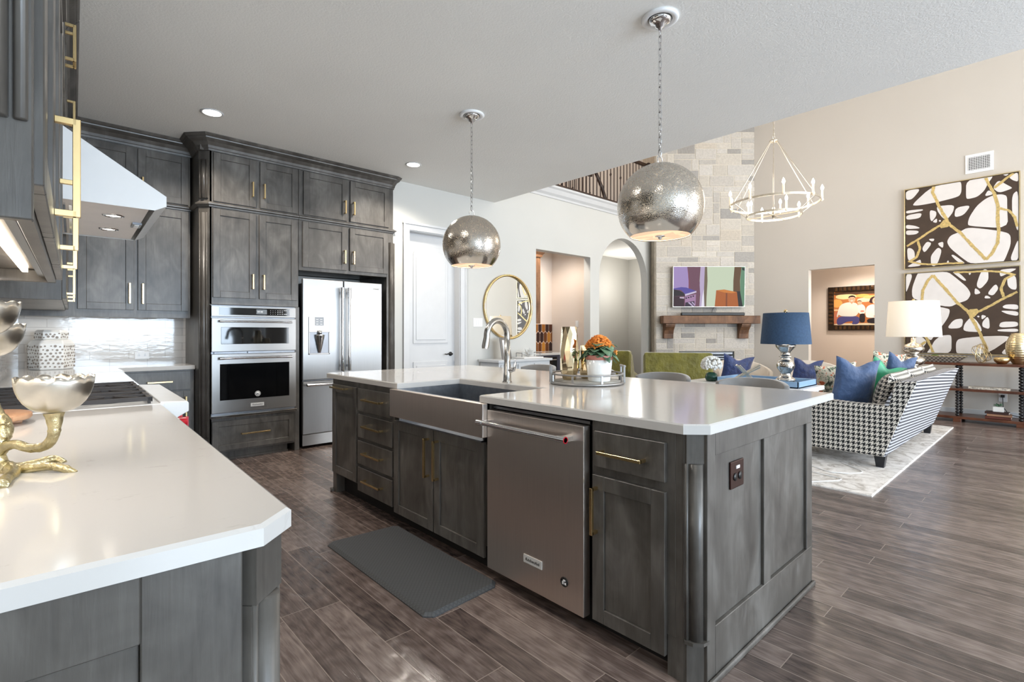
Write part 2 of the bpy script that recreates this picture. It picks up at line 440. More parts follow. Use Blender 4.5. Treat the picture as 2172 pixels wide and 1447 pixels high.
def merc():
    t = NT('pierced_nickel_shade'); v = t.vec((1, 1, 1), 'Object')
    vo = t.n('ShaderNodeTexVoronoi', feature='DISTANCE_TO_EDGE'); t.l(v, vo.inputs['Vector']); vo.inputs['Scale'].default_value = 100
    sp = t.n('ShaderNodeSeparateXYZ'); tc = t.n('ShaderNodeTexCoord'); t.l(tc.outputs['Object'], sp.inputs[0])
    band = t.ramp(t.math('ADD', sp.outputs[2], 0.3), [(0.165, G(0)), (0.185, G(1))])
    hole = t.math('MULTIPLY', t.ramp(vo.outputs['Distance'], [(0.045, G(0.85)), (0.10, G(0))]), band)
    t.set(color=lin((208, 203, 196)), metal=1.0, rough=0.14)
    tr = t.n('ShaderNodeBsdfTransparent'); mx = t.n('ShaderNodeMixShader')
    t.l(hole, mx.inputs[0]); t.l(t.b.outputs[0], mx.inputs[1]); t.l(tr.outputs[0], mx.inputs[2]); t.l(mx.outputs[0], t.out.inputs[0])
    t.bump(t.math('MULTIPLY', t.math('MINIMUM', vo.outputs['Distance'], 0.2), band), 0.3, 0.004); return t.m
MERC = merc()
def silverglass():
    t = NT('mercury_glass'); v = t.vec(coord='Object'); n = t.noise(v, 30, 5, 0.7)
    t.set(color=t.ramp(n, [(0.35, lin((150, 135, 115))), (0.55, lin((232, 228, 222)))]), metal=1.0, rough=t.ramp(n, [(0.4, G(0.25)), (0.6, G(0.04))])); return t.m
MGLASS = silverglass()
def translum(name, rgb, es, inner=0.6):
    t = NT(name); c = lin(rgb); t.set(color=c, rough=0.8, emit=c, es=es); return t.m
SHADEW = translum('lit_linen_shade', (240, 230, 214), 0.30)
SHADEB = plain('blue_linen_shade', (52, 76, 104), 0.85, nscale=60, namt=0.15)
BULB = emis('warm_bulb', (255, 226, 190), 40)
LEDW = emis('led_disc', (255, 246, 232), 9)
LEDS = emis('led_strip', (255, 238, 214), 14)
DIFF = emis('pendant_diffuser_glow', (255, 220, 186), 0.85)
MIRROR = plain('mirror_glass', (240, 242, 240), 0.01, 1.0, namt=0.0)
LEAF = plain('succulent_leaf', (84, 116, 88), 0.45, nscale=20, namt=0.3)
ORNG = plain('orange_petal', (240, 150, 66), 0.5, nscale=30, namt=0.3)
HYD = plain('white_petal', (236, 234, 228), 0.6, namt=0.05)
TERRA = plain('dusty_pink_band', (198, 128, 112), 0.5)
GREYW = plain('weathered_grey_wood', (150, 146, 138), 0.6, nscale=20, namt=0.2)
GALV = plain('galvanized_metal', (150, 148, 146), 0.4, 0.8)
GREYC = plain('pale_grey_paint_cabinet', (196, 198, 200), 0.45, namt=0.03)
BLUEL = plain('pale_blue_lacquer', (142, 172, 202), 0.3, namt=0.04)
WHITEL = plain('white_lacquer', (232, 230, 228), 0.3, namt=0.02)
STONEW = plain('white_stone_carving', (214, 214, 212), 0.6)
# ------------------------------------------------------------------ room shell
CZ = 3.15; YW = 5.6; XF = 10.1; GZ = 5.7
LA = -0.0286
LF = RZ(LA)                                   # the range wall runs slightly askew
def lw(x, y):                                 # range-wall frame to plan coordinates
    p = LF @ Vector((x, y, 0)); return (p.x, p.y)
struct('floor', MB().box(-1.2, -6, -0.05, 13.2, 9.2, 0), FLOOR)
struct('ceiling', MB().box(-1.2, -6.0, CZ, 4.79, 6.5, CZ + 0.12), CEIL)
struct('ceiling', MB().box(4.64, -6, GZ, 13.2, 9.2, GZ + 0.1), CEIL)
struct('wall_beam', MB().box(4.64, -5.5, CZ + 0.12, 4.79, 5.6, GZ), WALLW)
struct('wall_left', MB(LF).box(-0.55, -6.0, 0, -0.38, 6.6, CZ), WALLW)
struct('wall_back', MB().box(-0.8, 6.3, 0, 3.3, 6.45, CZ), WALLW)
m = MB()   # wall with the door, the square opening and the arch; top is the loft edge
t1 = YW + 0.14
m.box(3.14, YW, 0, 3.37, 6.3, CZ)
m.box(3.37, YW, 2.56, 4.17, t1, CZ); m.box(4.17, YW, 0, 5.644, t1, 3.45); m.box(3.14, YW, CZ, 4.17, t1, 3.45)
m.box(5.644, YW, 2.575, 6.985, t1, 3.45); m.box(6.985, YW, 0, 7.236, t1, 3.45); m.box(8.77, YW, 0, 9.3, t1, 3.45)
arch = [(7.236, 3.45), (7.236, 2.262)]
for k in range(1, 24):
    a = PI - PI * k / 24; arch.append((8.003 + 0.767 * math.cos(a), 2.262 + 0.767 * math.sin(a)))
arch += [(8.77, 2.262), (8.77, 3.45)]
m.prism(arch, 'y', YW, t1)
struct('wall_entry', m, WALLW)
struct('trim_1', MB().sweep([(4.0, YW), (9.3, YW)], [(0, 0), (0, 0.17), (0.13, 0.17), (0.13, 0.14), (0.10, 0.12), (0.07, 0.06), (0.03, 0.03), (0.02, 0)], 3.43), TRIM)
struct('trim_2', MB().box(3.14, YW - 0.13, 3.60, 9.3, 8.2, 3.63), RAILW)
struct('floor_loft', MB().box(3.14, YW + 0.0, 3.45, 9.3, 8.2, 3.60), WALLW)
struct('wall_loft', MB().box(3.0, 8.2, 3.0, 11.5, 8.35, GZ), WALLP)
struct('wall_loft', MB().box(9.3, YW, 3.45, 9.45, 8.2, GZ), WALLB)
struct('wall_far', MB().box(XF, 3.122, 0, XF + 0.14, 6.0, GZ).box(XF, 2.135, 2.39, XF + 0.14, 3.122, GZ).box(XF, -4.9, 0, XF + 0.14, 2.135, GZ), WALLB)
struct('wall_hall', MB().box(11.6, 0.5, 0, 11.75, 6.0, 3.0), WALLP)
struct('wall_hall', MB().box(XF + 0.14, 4.6, 0, 11.6, 4.75, 3.0).box(XF + 0.14, 0.8, 0, 11.6, 0.95, 3.0), WALLP)
struct('ceiling_hall', MB().box(XF + 0.14, 0.5, 2.75, 11.75, 6.0, 2.85), CEIL)
struct('baseboard_far', MB().box(XF - 0.016, -4.4, 0, XF, 2.135, 0.13).box(XF - 0.016, 3.122, 0, XF, 4.3, 0.13), TRIM, bevel=0.003)
struct('baseboard_entry', MB().box(4.28, YW - 0.016, 0, 5.64, YW, 0.13).box(6.985, YW - 0.016, 0, 7.236, YW, 0.13), TRIM, bevel=0.003)
struct('wall_pantry', MB().box(5.0, 6.62, 0, 7.1, 6.75, 3.3), WALLP)
struct('wall_pantry', MB().box(7.1, t1, 0, 7.2, 6.75, 3.3), WALLP)
struct('ceiling_pantry', MB().box(4.4, t1, 3.06, 11.8, 7.45, 3.16), CEIL)
struct('wall_passage', MB().box(7.2, 7.3, 0, 12.0, 7.45, 3.45), WALLG)
struct('wall_passage', MB().box(10.6, 5.8, 0, 10.7, 7.3, 3.45), WALLG)
struct('wall_rear_kitchen', MB().box(-1.0, -5.55, 0, 0.4, -5.4, CZ).box(4.0, -5.55, 0, 4.7, -5.4, CZ).box(0.4, -5.55, 0, 4.0, -5.4, 0.95).box(0.4, -5.55, 2.6, 4.0, -5.4, CZ), WALLW)
m = MB().box(4.64, -4.65, 0, 5.2, -4.5, GZ).box(9.95, -4.65, 0, 10.3, -4.5, GZ).box(5.2, -4.65, 0, 9.95, -4.5, 0.25).box(5.2, -4.65, 2.75, 9.95, -4.5, 3.55).box(5.2, -4.65, 4.85, 9.95, -4.5, GZ)
for x in (6.6, 8.3): m.box(x, -4.65, 0.25, x + 0.3, -4.5, 2.75).box(x, -4.65, 3.55, x + 0.3, -4.5, 4.85)
struct('wall_rear_living', m, WALLB)
m = MB()
for x in (0.4, 1.6, 2.8, 3.96): m.box(x, -5.52, 0.95, x + 0.04, -5.45, 2.6)
m.box(0.4, -5.52, 0.95, 4.0, -5.45, 1.0).box(0.4, -5.52, 2.55, 4.0, -5.45, 2.6)
struct('window_1', m, TRIM)
m = MB()
for a, b in ((5.2, 6.6), (6.9, 8.3), (8.6, 9.95)):
    for z0, z1 in ((0.25, 2.75), (3.55, 4.85)):
        m.box(a, -4.62, z0, a + 0.05, -4.54, z1).box(b - 0.05, -4.62, z0, b, -4.54, z1).box(a, -4.62, z0, b, -4.54, z0 + 0.05).box(a, -4.62, z1 - 0.05, b, -4.54, z1)
        m.box((a + b) / 2 - 0.02, -4.61, z0, (a + b) / 2 + 0.02, -4.55, z1)
struct('window_2', m, TRIM)
# backsplash tiles belong to the wall finish
struct('wall_back_tiles', MB().box(-0.30, 6.288, 0.94, 1.08, 6.30, 1.46), TILE)
struct('wall_left_tiles', MB(LF).box(-0.38, 0.9, 0.92, -0.368, 6.45, 1.9), TILE)
# panelled door with casing
d = MB().box(3.38, 5.72, 0.01, 4.16, 5.76, 2.55)
door1 = struct('door_1', d, TRIM)
m = MB()
ar = [(3.50, 1.12), (4.04, 1.12), (4.04, 2.28)] + [(3.77 + 0.27 * math.cos(PI * k / 12), 2.28 + 0.13 * math.sin(PI * k / 12)) for k in range(1, 12)] + [(3.50, 2.28)]
for s_, yy in ((1.0, 5.708), (0.86, 5.70)):
    pp = [(3.77 + (x - 3.77) * s_, 1.7 + (z - 1.7) * (s_ + 0.06 if s_ < 1 else 1)) for x, z in ar]
    m.prism(pp, 'y', yy, 5.72)
for s_, yy in ((1.0, 5.708), (0.84, 5.70)):
    m.prism([(3.77 - 0.27 * s_, 0.56 - 0.32 * s_), (3.77 + 0.27 * s_, 0.56 - 0.32 * s_), (3.77 + 0.27 * s_, 0.56 + 0.32 * s_), (3.77 - 0.27 * s_, 0.56 + 0.32 * s_)], 'y', yy, 5.72)
m.build('door_panel', TRIM, door1, bevel=0.004)
m = MB()
m.lathe([(0.028, 0), (0.028, 0.012), (0.012, 0.016), (0.012, 0.05)], X=T(4.09, 5.72, 0.97) @ RX(PI / 2), seg=16)
m.tube([(4.09, 5.675, 0.97), (4.04, 5.672, 0.975), (4.0, 5.675, 0.965), (3.975, 5.68, 0.972)], [0.011, 0.009, 0.008, 0.006], 8)
m.build('door_handle', BLACK, door1)
casing = [(0, 0), (0.012, 0), (0.022, 0.02), (0.02, 0.07), (0.03, 0.085), (0.012, 0.10), (0, 0.10)]
m = MB()
for sx in (3.37, 4.17):
    sg = -1 if sx < 3.5 else 1
    m.box(min(sx, sx + sg * 0.09), YW - 0.018, 0, max(sx, sx + sg * 0.09), YW, 2.56)
    m.box(min(sx + sg * 0.07, sx + sg * 0.09), YW - 0.03, 0, max(sx + sg * 0.07, sx + sg * 0.09), YW, 2.63)
m.box(3.28, YW - 0.018, 2.56, 4.26, YW, 2.65); m.box(3.27, YW - 0.035, 2.63, 4.27, YW, 2.66)
m.box(3.355, YW, 0, 3.37, t1, 2.56); m.box(4.16, YW, 0, 4.175, t1, 2.56); m.box(3.37, YW, 2.55, 4.17, t1, 2.565)
struct('trim_3', m, TRIM, bevel=0.003)

# ------------------------------------------------------------------ kitchen joinery helpers
FB = T(0, 5.58, 0)                         # tower face: x right, z up, outward -y
def mat_face(ox, oy, a): return T(ox, oy, 0) @ RZ(a)
def door(parent, F, x0, x1, z0, z1, rail=0.062, t=0.02, rec=0.009, mat=None, name='door', slab=False):
    m = MB(F)
    if slab: m.box(x0, -t, z0, x1, 0, z1)
    else:
        m.box(x0, -t, z0, x0 + rail, 0, z1).box(x1 - rail, -t, z0, x1, 0, z1)
        m.box(x0 + rail, -t, z1 - rail, x1 - rail, 0, z1).box(x0 + rail, -t, z0, x1 - rail, 0, z0 + rail)
        m.box(x0 + rail, -t + rec, z0 + rail, x1 - rail, -0.001, z1 - rail)
    return m.build(name, mat or CAB, parent, bevel=0.0018, bseg=1)
def pull(parent, F, x, z, L, vert=True, off=0.02, s=0.0068, so=0.036, mat=None):
    m = MB(F); y0 = -off; y1 = -off - so
    if vert:
        m.box(x - s, y1 - s, z - L / 2, x + s, y1 + s, z + L / 2)
        for zz in (z - L / 2 + s, z + L / 2 - s): m.box(x - s, y1, zz - s, x + s, y0, zz + s)
    else:
        m.box(x - L / 2, y1 - s, z - s, x + L / 2, y1 + s, z + s)
        for xx in (x - L / 2 + s, x + L / 2 - s): m.box(xx - s, y1, z - s, xx + s, y0, z + s)
    return m.build('handle', mat or BRASS, parent, bevel=0.001, bseg=1)
CROWN = [(0, -0.13), (0.012, -0.13), (0.014, -0.112), (0.022, -0.108), (0.03, -0.085), (0.055, -0.055), (0.09, -0.04), (0.098, -0.035), (0.1, -0.026), (0.112, -0.022), (0.125, -0.008), (0.13, 0), (0, 0)]
MIDM = [(0, -0.022), (0.012, -0.02), (0.014, -0.008), (0.03, 0), (0.032, 0.012), (0.018, 0.018), (0.008, 0.028), (0, 0.028)]
def frame_rect(m, x0, x1, z0, z1, holes_x=(), yd=0.02):
    m.box(x0, 0, z0, x1, yd, z1)

# ---- oven tower
tw = thing('oven_cabinet', 'tall grey stained oven tower cabinet with four doors, one drawer and a fluted corner column', 'cabinet', (1.6, 5.9, 0))
m = MB()
m.box(1.08, 5.66, 0.10, 1.13, 6.29, 3.02); m.prism([(1.08, 5.66), (1.155, 5.58), (1.175, 5.58), (1.175, 5.66)], 'z', 0.0, 3.02)
m.box(1.155, 5.58, 1.535, 1.995, 5.64, 3.02)                    # upper face
m.box(1.13, 5.60, 1.56, 1.99, 6.28, 1.60)
m.box(1.955, 5.58, 0, 2.005, 6.28, 1.535); m.box(1.155, 5.58, 0.10, 1.168, 5.64, 1.535)
m.box(1.155, 5.58, 0.085, 1.96, 5.66, 0.43); m.box(1.13, 5.66, 0.1, 1.97, 6.28, 0.43)
m.box(1.16, 6.20, 0.43, 1.96, 6.28, 1.56)
m.box(1.175, 5.64, 0.0, 1.90, 5.68, 0.09)
m.build('body', CAB, tw, bevel=0.002, bseg=1)
MB().box(1.175, 5.622, 0, 1.90, 5.64, 0.018).build('shoe_moulding', NICKEL if False else CAB, tw)
for (a, b, z0, z1, hs) in ((1.188, 1.567, 2.535, 3.01, 1), (1.607, 1.985, 2.535, 3.01, -1), (1.182, 1.567, 1.605, 2.465, 1), (1.60, 1.978, 1.605, 2.465, -1)):
    dd = door(tw, FB, a, b, z0, z1)
    hx = b - 0.035 if hs > 0 else a + 0.035
    pull(dd, FB, hx, z0 + 0.17, 0.15)
dr = door(tw, FB, 1.175, 1.945, 0.105, 0.395, name='drawer', rail=0.055)
pull(dr, FB, 1.56, 0.255, 0.27, False)
def column(parent, X, z0, z1, r=0.028, mat=None, name='corner_column'):
    m = MB(X)
    m.box(-0.045, -0.012, z0, 0.045, 0.012, z1)
    m.lathe([(r, z0 + 0.001), (r, z1 - 0.001)], (0, -0.006, 0), 18)
    for sx in (-0.036, 0.036): m.lathe([(0.007, z0), (0.007, z1)], (sx, -0.012, 0), 10)
    return m.build(name, mat or CAB, parent)
cX = T(1.1175, 5.62, 0) @ RZ(-0.82)
column(tw, cX, 0.25, 2.42, 0.022); column(tw, cX, 2.56, 2.93, 0.022)
tpath = [(1.08, 5.94), (1.08, 5.66), (1.155, 5.58), (1.995, 5.58)]
MB().sweep(tpath, MIDM, 2.50).build('mid_moulding', CABH, tw)
MB().sweep([(1.08, 5.94), (1.08, 5.655), (1.15, 5.575), (1.998, 5.575)], CROWN, CZ - 0.002).build('crown_moulding', CABH, tw)
MB().box(1.08, 5.60, 3.02, 1.995, 6.28, CZ - 0.01).build('top_panel', CAB, tw)

# ---- fridge surround
fc = thing('refrigerator_cabinet', 'grey stained cabinet surround with four short doors framing the refrigerator', 'cabinet', (2.55, 5.9, 0))
m = MB()
m.box(3.045, 5.58, 0, 3.135, 6.28, 3.02)
m.box(1.998, 5.58, 1.935, 3.045, 5.64, 3.02); m.box(2.01, 5.62, 1.95, 3.04, 6.28, 1.99); m.box(2.01, 6.2, 1.95, 3.04, 6.28, 3.02)
m.build('body', CAB, fc, bevel=0.002, bseg=1)
for (a, b, z0, z1, hs) in ((2.045, 2.540, 2.54, 3.01, 1), (2.575, 3.07, 2.54, 3.01, -1), (2.035, 2.535, 1.972, 2.465, 1), (2.57, 3.055, 1.972, 2.465, -1)):
    dd = door(fc, FB, a, b, z0, z1)
    pull(dd, FB, b - 0.035 if hs > 0 else a + 0.035, z0 + 0.15, 0.15)
MB().sweep([(1.998, 5.58), (3.135, 5.58), (3.135, 5.594)], MIDM, 2.50).build('mid_moulding', CABH, fc)
MB().sweep([(1.998, 5.575), (3.10, 5.575), (3.145, 5.598)], CROWN, CZ - 0.002).build('crown_moulding', CABH, fc)
MB().box(2.0, 5.60, 3.02, 3.13, 6.28, CZ - 0.01).build('top_panel', CAB, fc)
column(fc, T(3.118, 5.585, 0) @ RZ(0.5), 0.25, 2.36, 0.012); 
# ---- text helper
def smooth(pts, n=6):
    P = [Vector(p) for p in pts]; out = []
    for i in range(len(P) - 1):
        p0 = P[max(i - 1, 0)]; p1 = P[i]; p2 = P[i + 1]; p3 = P[min(i + 2, len(P) - 1)]
        for k in range(n):
            t = k / n; out.append(0.5 * ((2 * p1) + (p2 - p0) * t + (2 * p0 - 5 * p1 + 4 * p2 - p3) * t * t + (3 * p1 - p0 - 3 * p2 + p3) * t ** 3))
    return out + [P[-1]]
def text(parent, s, size, X, mat, depth=0.0006, name='lettering', align='CENTER', sx=1.0, label=None):
    cu = bpy.data.curves.new('tmp', 'FONT'); cu.body = s; cu.size = size; cu.extrude = depth; cu.align_x = align; cu.align_y = 'CENTER'; cu.resolution_u = 2
    ob = bpy.data.objects.new('tmp', cu); COL.objects.link(ob); bpy.context.view_layer.update()
    me = bpy.data.meshes.new_from_object(ob.evaluated_get(bpy.context.evaluated_depsgraph_get()))
    bpy.data.objects.remove(ob); bpy.data.curves.remove(cu)
    me.transform(WM[parent].inverted() @ GM @ X @ Matrix.Diagonal((sx, 1, 1, 1)))
    me.materials.clear(); me.materials.append(mat); me.name = name
    o = bpy.data.objects.new(name, me); COL.objects.link(o); o.parent = parent; WM[o] = WM[parent]
    return o
def barh(m, X, a, b, z, y, r=0.012, post=0.035, vert=False, cap=0.04, y0=0.0):
    """round appliance bar handle with end caps and posts"""
    if vert:
        m.tube([(a, y, z), (a, y, b)], r, 14); m.tube([(a, y, z), (a, y, z + cap)], r * 1.25, 14); m.tube([(a, y, b - cap), (a, y, b)], r * 1.25, 14)
        for q in (z + cap / 2, b - cap / 2): m.box(a - 0.008, y, q - 0.014, a + 0.008, y0, q + 0.014)
    else:
        m.tube([(a, y, z), (b, y, z)], r, 14); m.tube([(a, y, z), (a + cap, y, z)], r * 1.25, 14); m.tube([(b - cap, y, z), (b, y, z)], r * 1.25, 14)
        for q in (a + cap / 2, b - cap / 2): m.box(q - 0.014, y, z - 0.008, q + 0.014, y0, z + 0.008)
# ---- double oven
ov = thing('double_oven', 'stainless steel double wall oven built into the tall grey tower', 'oven', (1.56, 5.57, 0.43))
FO = T(0, 5.565, 0)
MB(FO).box(1.17, 0.008, 0.44, 1.953, 0.55, 1.53).build('housing', STEELD, ov)
cp = MB(FO).box(1.163, -0.022, 1.418, 1.957, 0.008, 1.522).build('control_panel', STEELH, ov, bevel=0.003)
MB(FO).box(1.232, -0.0245, 1.436, 1.89, -0.021, 1.508).build('glass_panel', BLACKG, cp)
MB(FO).box(1.565, -0.0255, 1.448, 1.665, -0.0243, 1.496).build('display', plain('lcd_grey', (92, 96, 98), 0.2), cp)
m = MB(FO)
for i in range(6):
    for j in range(3): m.box(1.70 + i * 0.022, -0.0255, 1.45 + j * 0.018, 1.704 + i * 0.022 + (0.008 if i > 2 else 0), -0.0243, 1.454 + j * 0.018)
for z in (1.452, 1.49): m.box(1.83, -0.0255, z, 1.865, -0.0243, z + 0.004)
m.build('keypad', WHITEP, cp)
text(cp, '88:88', 0.024, FO @ T(1.6, -0.0262, 1.472) @ RX(PI / 2), WHITEP, 0.0002)
d1 = MB(FO).box(1.163, -0.03, 1.075, 1.957, 0.006, 1.405).build('upper_door', STEELH, ov, bevel=0.004)
MB(FO).box(1.245, -0.0325, 1.148, 1.88, -0.029, 1.315).build('window', BLACKG, d1, bevel=0.004)
m = MB(FO); barh(m, None, 1.225, 1.90, 1.372, -0.07, 0.0095, y0=-0.03); m.build('handle', CHROME, d1)
d2 = MB(FO).box(1.163, -0.03, 0.478, 1.957, 0.006, 1.052).build('lower_door', STEELH, ov, bevel=0.004)
MB(FO).box(1.235, -0.0325, 0.60, 1.885, -0.029, 0.955).build('window', BLACKG, d2, bevel=0.003)
MB(FO).box(1.285, -0.0335, 0.61, 1.835, -0.032, 0.945).build('glass_pane', BLACKG, d2)
m = MB(FO); barh(m, None, 1.225, 1.90, 1.012, -0.072, 0.011, y0=-0.03); m.build('handle', CHROME, d2)
bd = MB(FO).box(1.51, -0.0335, 0.518, 1.635, -0.03, 0.553).build('badge', BADGE, d2)
text(d2, 'KitchenAid', 0.021, FO @ T(1.5725, -0.0345, 0.535) @ RX(PI / 2), BLACK, 0.0003)
m = MB(FO); X = FO @ T(1.575, -0.0345, 0.645) @ RX(PI / 2)
m = MB(X); m.lathe([(0.0, 0.0015), (0.019, 0.0015), (0.019, 0)], seg=20); m.torus((0, 0, 0.001), 0.025, 0.0022, 24, 6); m.build('round_emblem', WHITEP, d2)
m = MB(X); m.box(-0.011, 0.002, 0.0016, 0.011, 0.006, 0.0026).box(-0.009, -0.010, 0.0016, -0.004, 0.002, 0.0026).box(-0.001, -0.007, 0.0016, 0.010, -0.002, 0.0026); m.build('emblem_mark', BLACK, d2)
MB(FO).box(1.155, -0.04, 0.43, 1.963, 0.0, 0.455).build('base_trim', CHROME, ov, bevel=0.003)
m = MB(FO)
for k in range(2): m.box(1.19 + k * 0.3, -0.012, 1.055, 1.44 + k * 0.49, -0.004, 1.072)
m.build('vent_strip', STEELD, ov)

# ---- refrigerator
fr = thing('refrigerator', 'stainless steel french door refrigerator with water dispenser beside the ovens', 'refrigerator', (2.5, 5.85, 0))
FR = T(0, 5.56, 0)
MB(FR).box(2.05, 0.05, 0.03, 2.965, 0.66, 1.80).build('body', STEELD, fr)
MB(FR).box(2.035, 0.0, 0.745, 2.488, 0.045, 1.848).build('left_door', STEEL, fr, bevel=0.006)
ld = kids(fr)[-1]; ld.name = 'door'
rd = MB(FR).box(2.50, 0.0, 0.745, 2.972, 0.045, 1.848).build('door', STEEL, fr, bevel=0.006)
fz = MB(FR).box(2.035, 0.0, 0.155, 2.972, 0.045, 0.73).build('freezer_drawer', STEEL, fr, bevel=0.006)
MB(FR).box(2.035, 0.012, 0.03, 2.972, 0.04, 0.15).build('base_grille', STEELH, fr, bevel=0.003)
for q, dd in ((2.455, ld), (2.535, rd)):
    m = MB(FR); barh(m, None, q, 1.77, 0.83, -0.058, 0.0165, vert=True, cap=0.12, y0=0.0); m.build('handle', CHROME, dd)
m = MB(FR); barh(m, None, 2.06, 2.94, 0.695, -0.055, 0.014); m.build('handle', CHROME, fz)
dp = MB(FR).box(2.095, -0.008, 1.265, 2.33, 0.0, 1.435)
dp.box(2.095, -0.008, 1.02, 2.107, 0.0, 1.265).box(2.318, -0.008, 1.02, 2.33, 0.0, 1.265).box(2.095, -0.008, 1.02, 2.33, 0.0, 1.035)
dpo = dp.build('dispenser', STEELH, ld, bevel=0.002)
MB(FR).box(2.107, -0.0015, 1.035, 2.318, 0.0, 1.265).build('recess', STEELD, dpo)
MB(FR).box(2.165, -0.0095, 1.34, 2.26, -0.007, 1.43).build('touch_panel', BLACKG, dpo)
m = MB(FR)
for i in range(2):
    for j in range(3): m.box(2.175 + i * 0.045, -0.0105, 1.352 + j * 0.026, 2.2 + i * 0.045, -0.0094, 1.358 + j * 0.026)
m.build('touch_icons', WHITEP, dpo)
MB(FR).lathe([(0.012, 0), (0.018, 0.02), (0.04, 0.12), (0.055, 0.19), (0.055, 0.2)], (2.213, -0.012, 1.04), 16, a0=PI, a1=2 * PI).lathe([(0.02, 0), (0.02, 0.05)], (2.213, -0.02, 1.235), 12).build('water_spout', CHROME, dpo)
MB(FR).box(2.86, -0.003, 1.77, 2.935, 0, 1.79).build('badge', BADGE, rd)
text(rd, 'KitchenAid', 0.0135, FR @ T(2.8975, -0.004, 1.78) @ RX(PI / 2), BLACK, 0.0003)

# ---- back wall uppers (two stacked units)
FU = T(0, 5.95, 0)
u1 = thing('upper_cabinet', 'grey two-door wall cabinet over the tiled corner counter, behind the hood', 'cabinet', (0.6, 6.1, 1.4))
MB().box(-0.28, 5.95, 1.43, 1.062, 6.285, 2.48).box(-0.28, 5.95, 1.405, 1.062, 5.97, 1.43).build('body', CAB, u1)
for a, b, hs in ((0.20, 0.605, 1), (0.635, 1.045, -1)):
    dd = door(u1, FU, a, b, 1.475, 2.455); pull(dd, FU, b - 0.035 if hs > 0 else a + 0.035, 1.63, 0.19)
u2 = thing('upper_cabinet', 'grey two-door top cabinet touching the ceiling in the kitchen corner', 'cabinet', (0.6, 6.1, 2.5))
MB().box(-0.28, 5.95, 2.485, 1.062, 6.285, 3.13).build('body', CAB, u2)
for a, b, hs in ((0.20, 0.605, 1), (0.635, 1.045, -1)):
    dd = door(u2, FU, a, b, 2.535, 3.005); pull(dd, FU, b - 0.035 if hs > 0 else a + 0.035, 2.66, 0.15)
MB().sweep([(-0.2, 5.95), (1.068, 5.95)], MIDM, 2.50).build('mid_moulding', CABH, u2)
MB().sweep([(-0.2, 5.95), (1.068, 5.95)], CROWN, CZ - 0.002).build('crown_moulding', CABH, u2)
# ---- back wall base unit
FBB = T(0, 5.84, 0)
b1 = thing('base_cabinet', 'grey base cabinet with drawer and door in the back corner beside the oven tower', 'cabinet', (0.8, 6.0, 0))
MB().box(0.46, 5.84, 0.1, 1.075, 6.28, 0.898).box(0.5, 5.88, 0, 1.07, 6.2, 0.1).build('body', CAB, b1)
dd = door(b1, FBB, 0.50, 1.045, 0.705, 0.885, name='drawer', slab=True); pull(dd, FBB, 0.79, 0.79, 0.20, False)
dd = door(b1, FBB, 0.50, 1.045, 0.11, 0.69); pull(dd, FBB, 1.0, 0.53, 0.22)
ct = MB(); ct.prism([(-0.28, 6.285), (-0.28, 5.3), (0.478, 5.3), (0.478, 5.80), (1.078, 5.80), (1.078, 6.285)], 'z', 0.90, 0.94)
tag(ct.build('countertop', QUARTZ, bevel=0.004, at=T(0.2, 6, 0.9)), 'white quartz worktop turning the corner under the tiled wall', 'countertop')
tag(MB().box(0.645, 6.278, 0.995, 0.765, 6.288, 1.07).build('outlet', WHITEP, bevel=0.003, at=T(0.7, 6.28, 1.03)), 'white double socket on the glazed tiles below the wall cabinets', 'socket')
o = bpy.data.objects['outlet']; m = MB()
for x in (0.68, 0.73):
    m.box(x - 0.006, 6.2765, 1.024, x - 0.004, 6.279, 1.04).box(x + 0.004, 6.2765, 1.024, x + 0.006, 6.279, 1.04).box(x - 0.002, 6.2765, 1.045, x + 0.002, 6.279, 1.049)
m.build('slots', STEELD, o)
# ---- lidded jar
jr = thing('ginger_jar', 'white pierced ceramic lidded jar on the corner worktop', 'jar', (0.03, 6.02, 0.94))
def hexp(r, z, k=6, rot=0.0): return [(r * math.cos(rot + 2 * PI * i / k), r * math.sin(rot + 2 * PI * i / k), z) for i in range(k)]
def loft(m, rings, **k):
    n = len(rings[0]); v = [p for r in rings for p in r]; f = []
    for i in range(len(rings) - 1):
        for j in range(n): f.append((i * n + j, i * n + (j + 1) % n, (i + 1) * n + (j + 1) % n, (i + 1) * n + j))
    f.append(list(range(n))[::-1]); f.append([(len(rings) - 1) * n + j for j in range(n)])
    return m.add(v, f, **k)
JX = T(0.03, 6.02, 0.94)
m = MB(JX); loft(m, [hexp(0.145, 0), hexp(0.150, 0.01), hexp(0.155, 0.12), hexp(0.155, 0.225), hexp(0.135, 0.255), hexp(0.105, 0.262)])
jb = m.build('body', WHITEG, jr, bevel=0.008, bseg=3)
m = MB(JX); loft(m, [hexp(0.108, 0.262), hexp(0.113, 0.268), hexp(0.113, 0.325), hexp(0.095, 0.345)])
jl = m.build('lid', WHITEG, jr, bevel=0.008, bseg=3)
JH = plain('jar_hole_shadow_glaze', (150, 140, 130), 0.5)
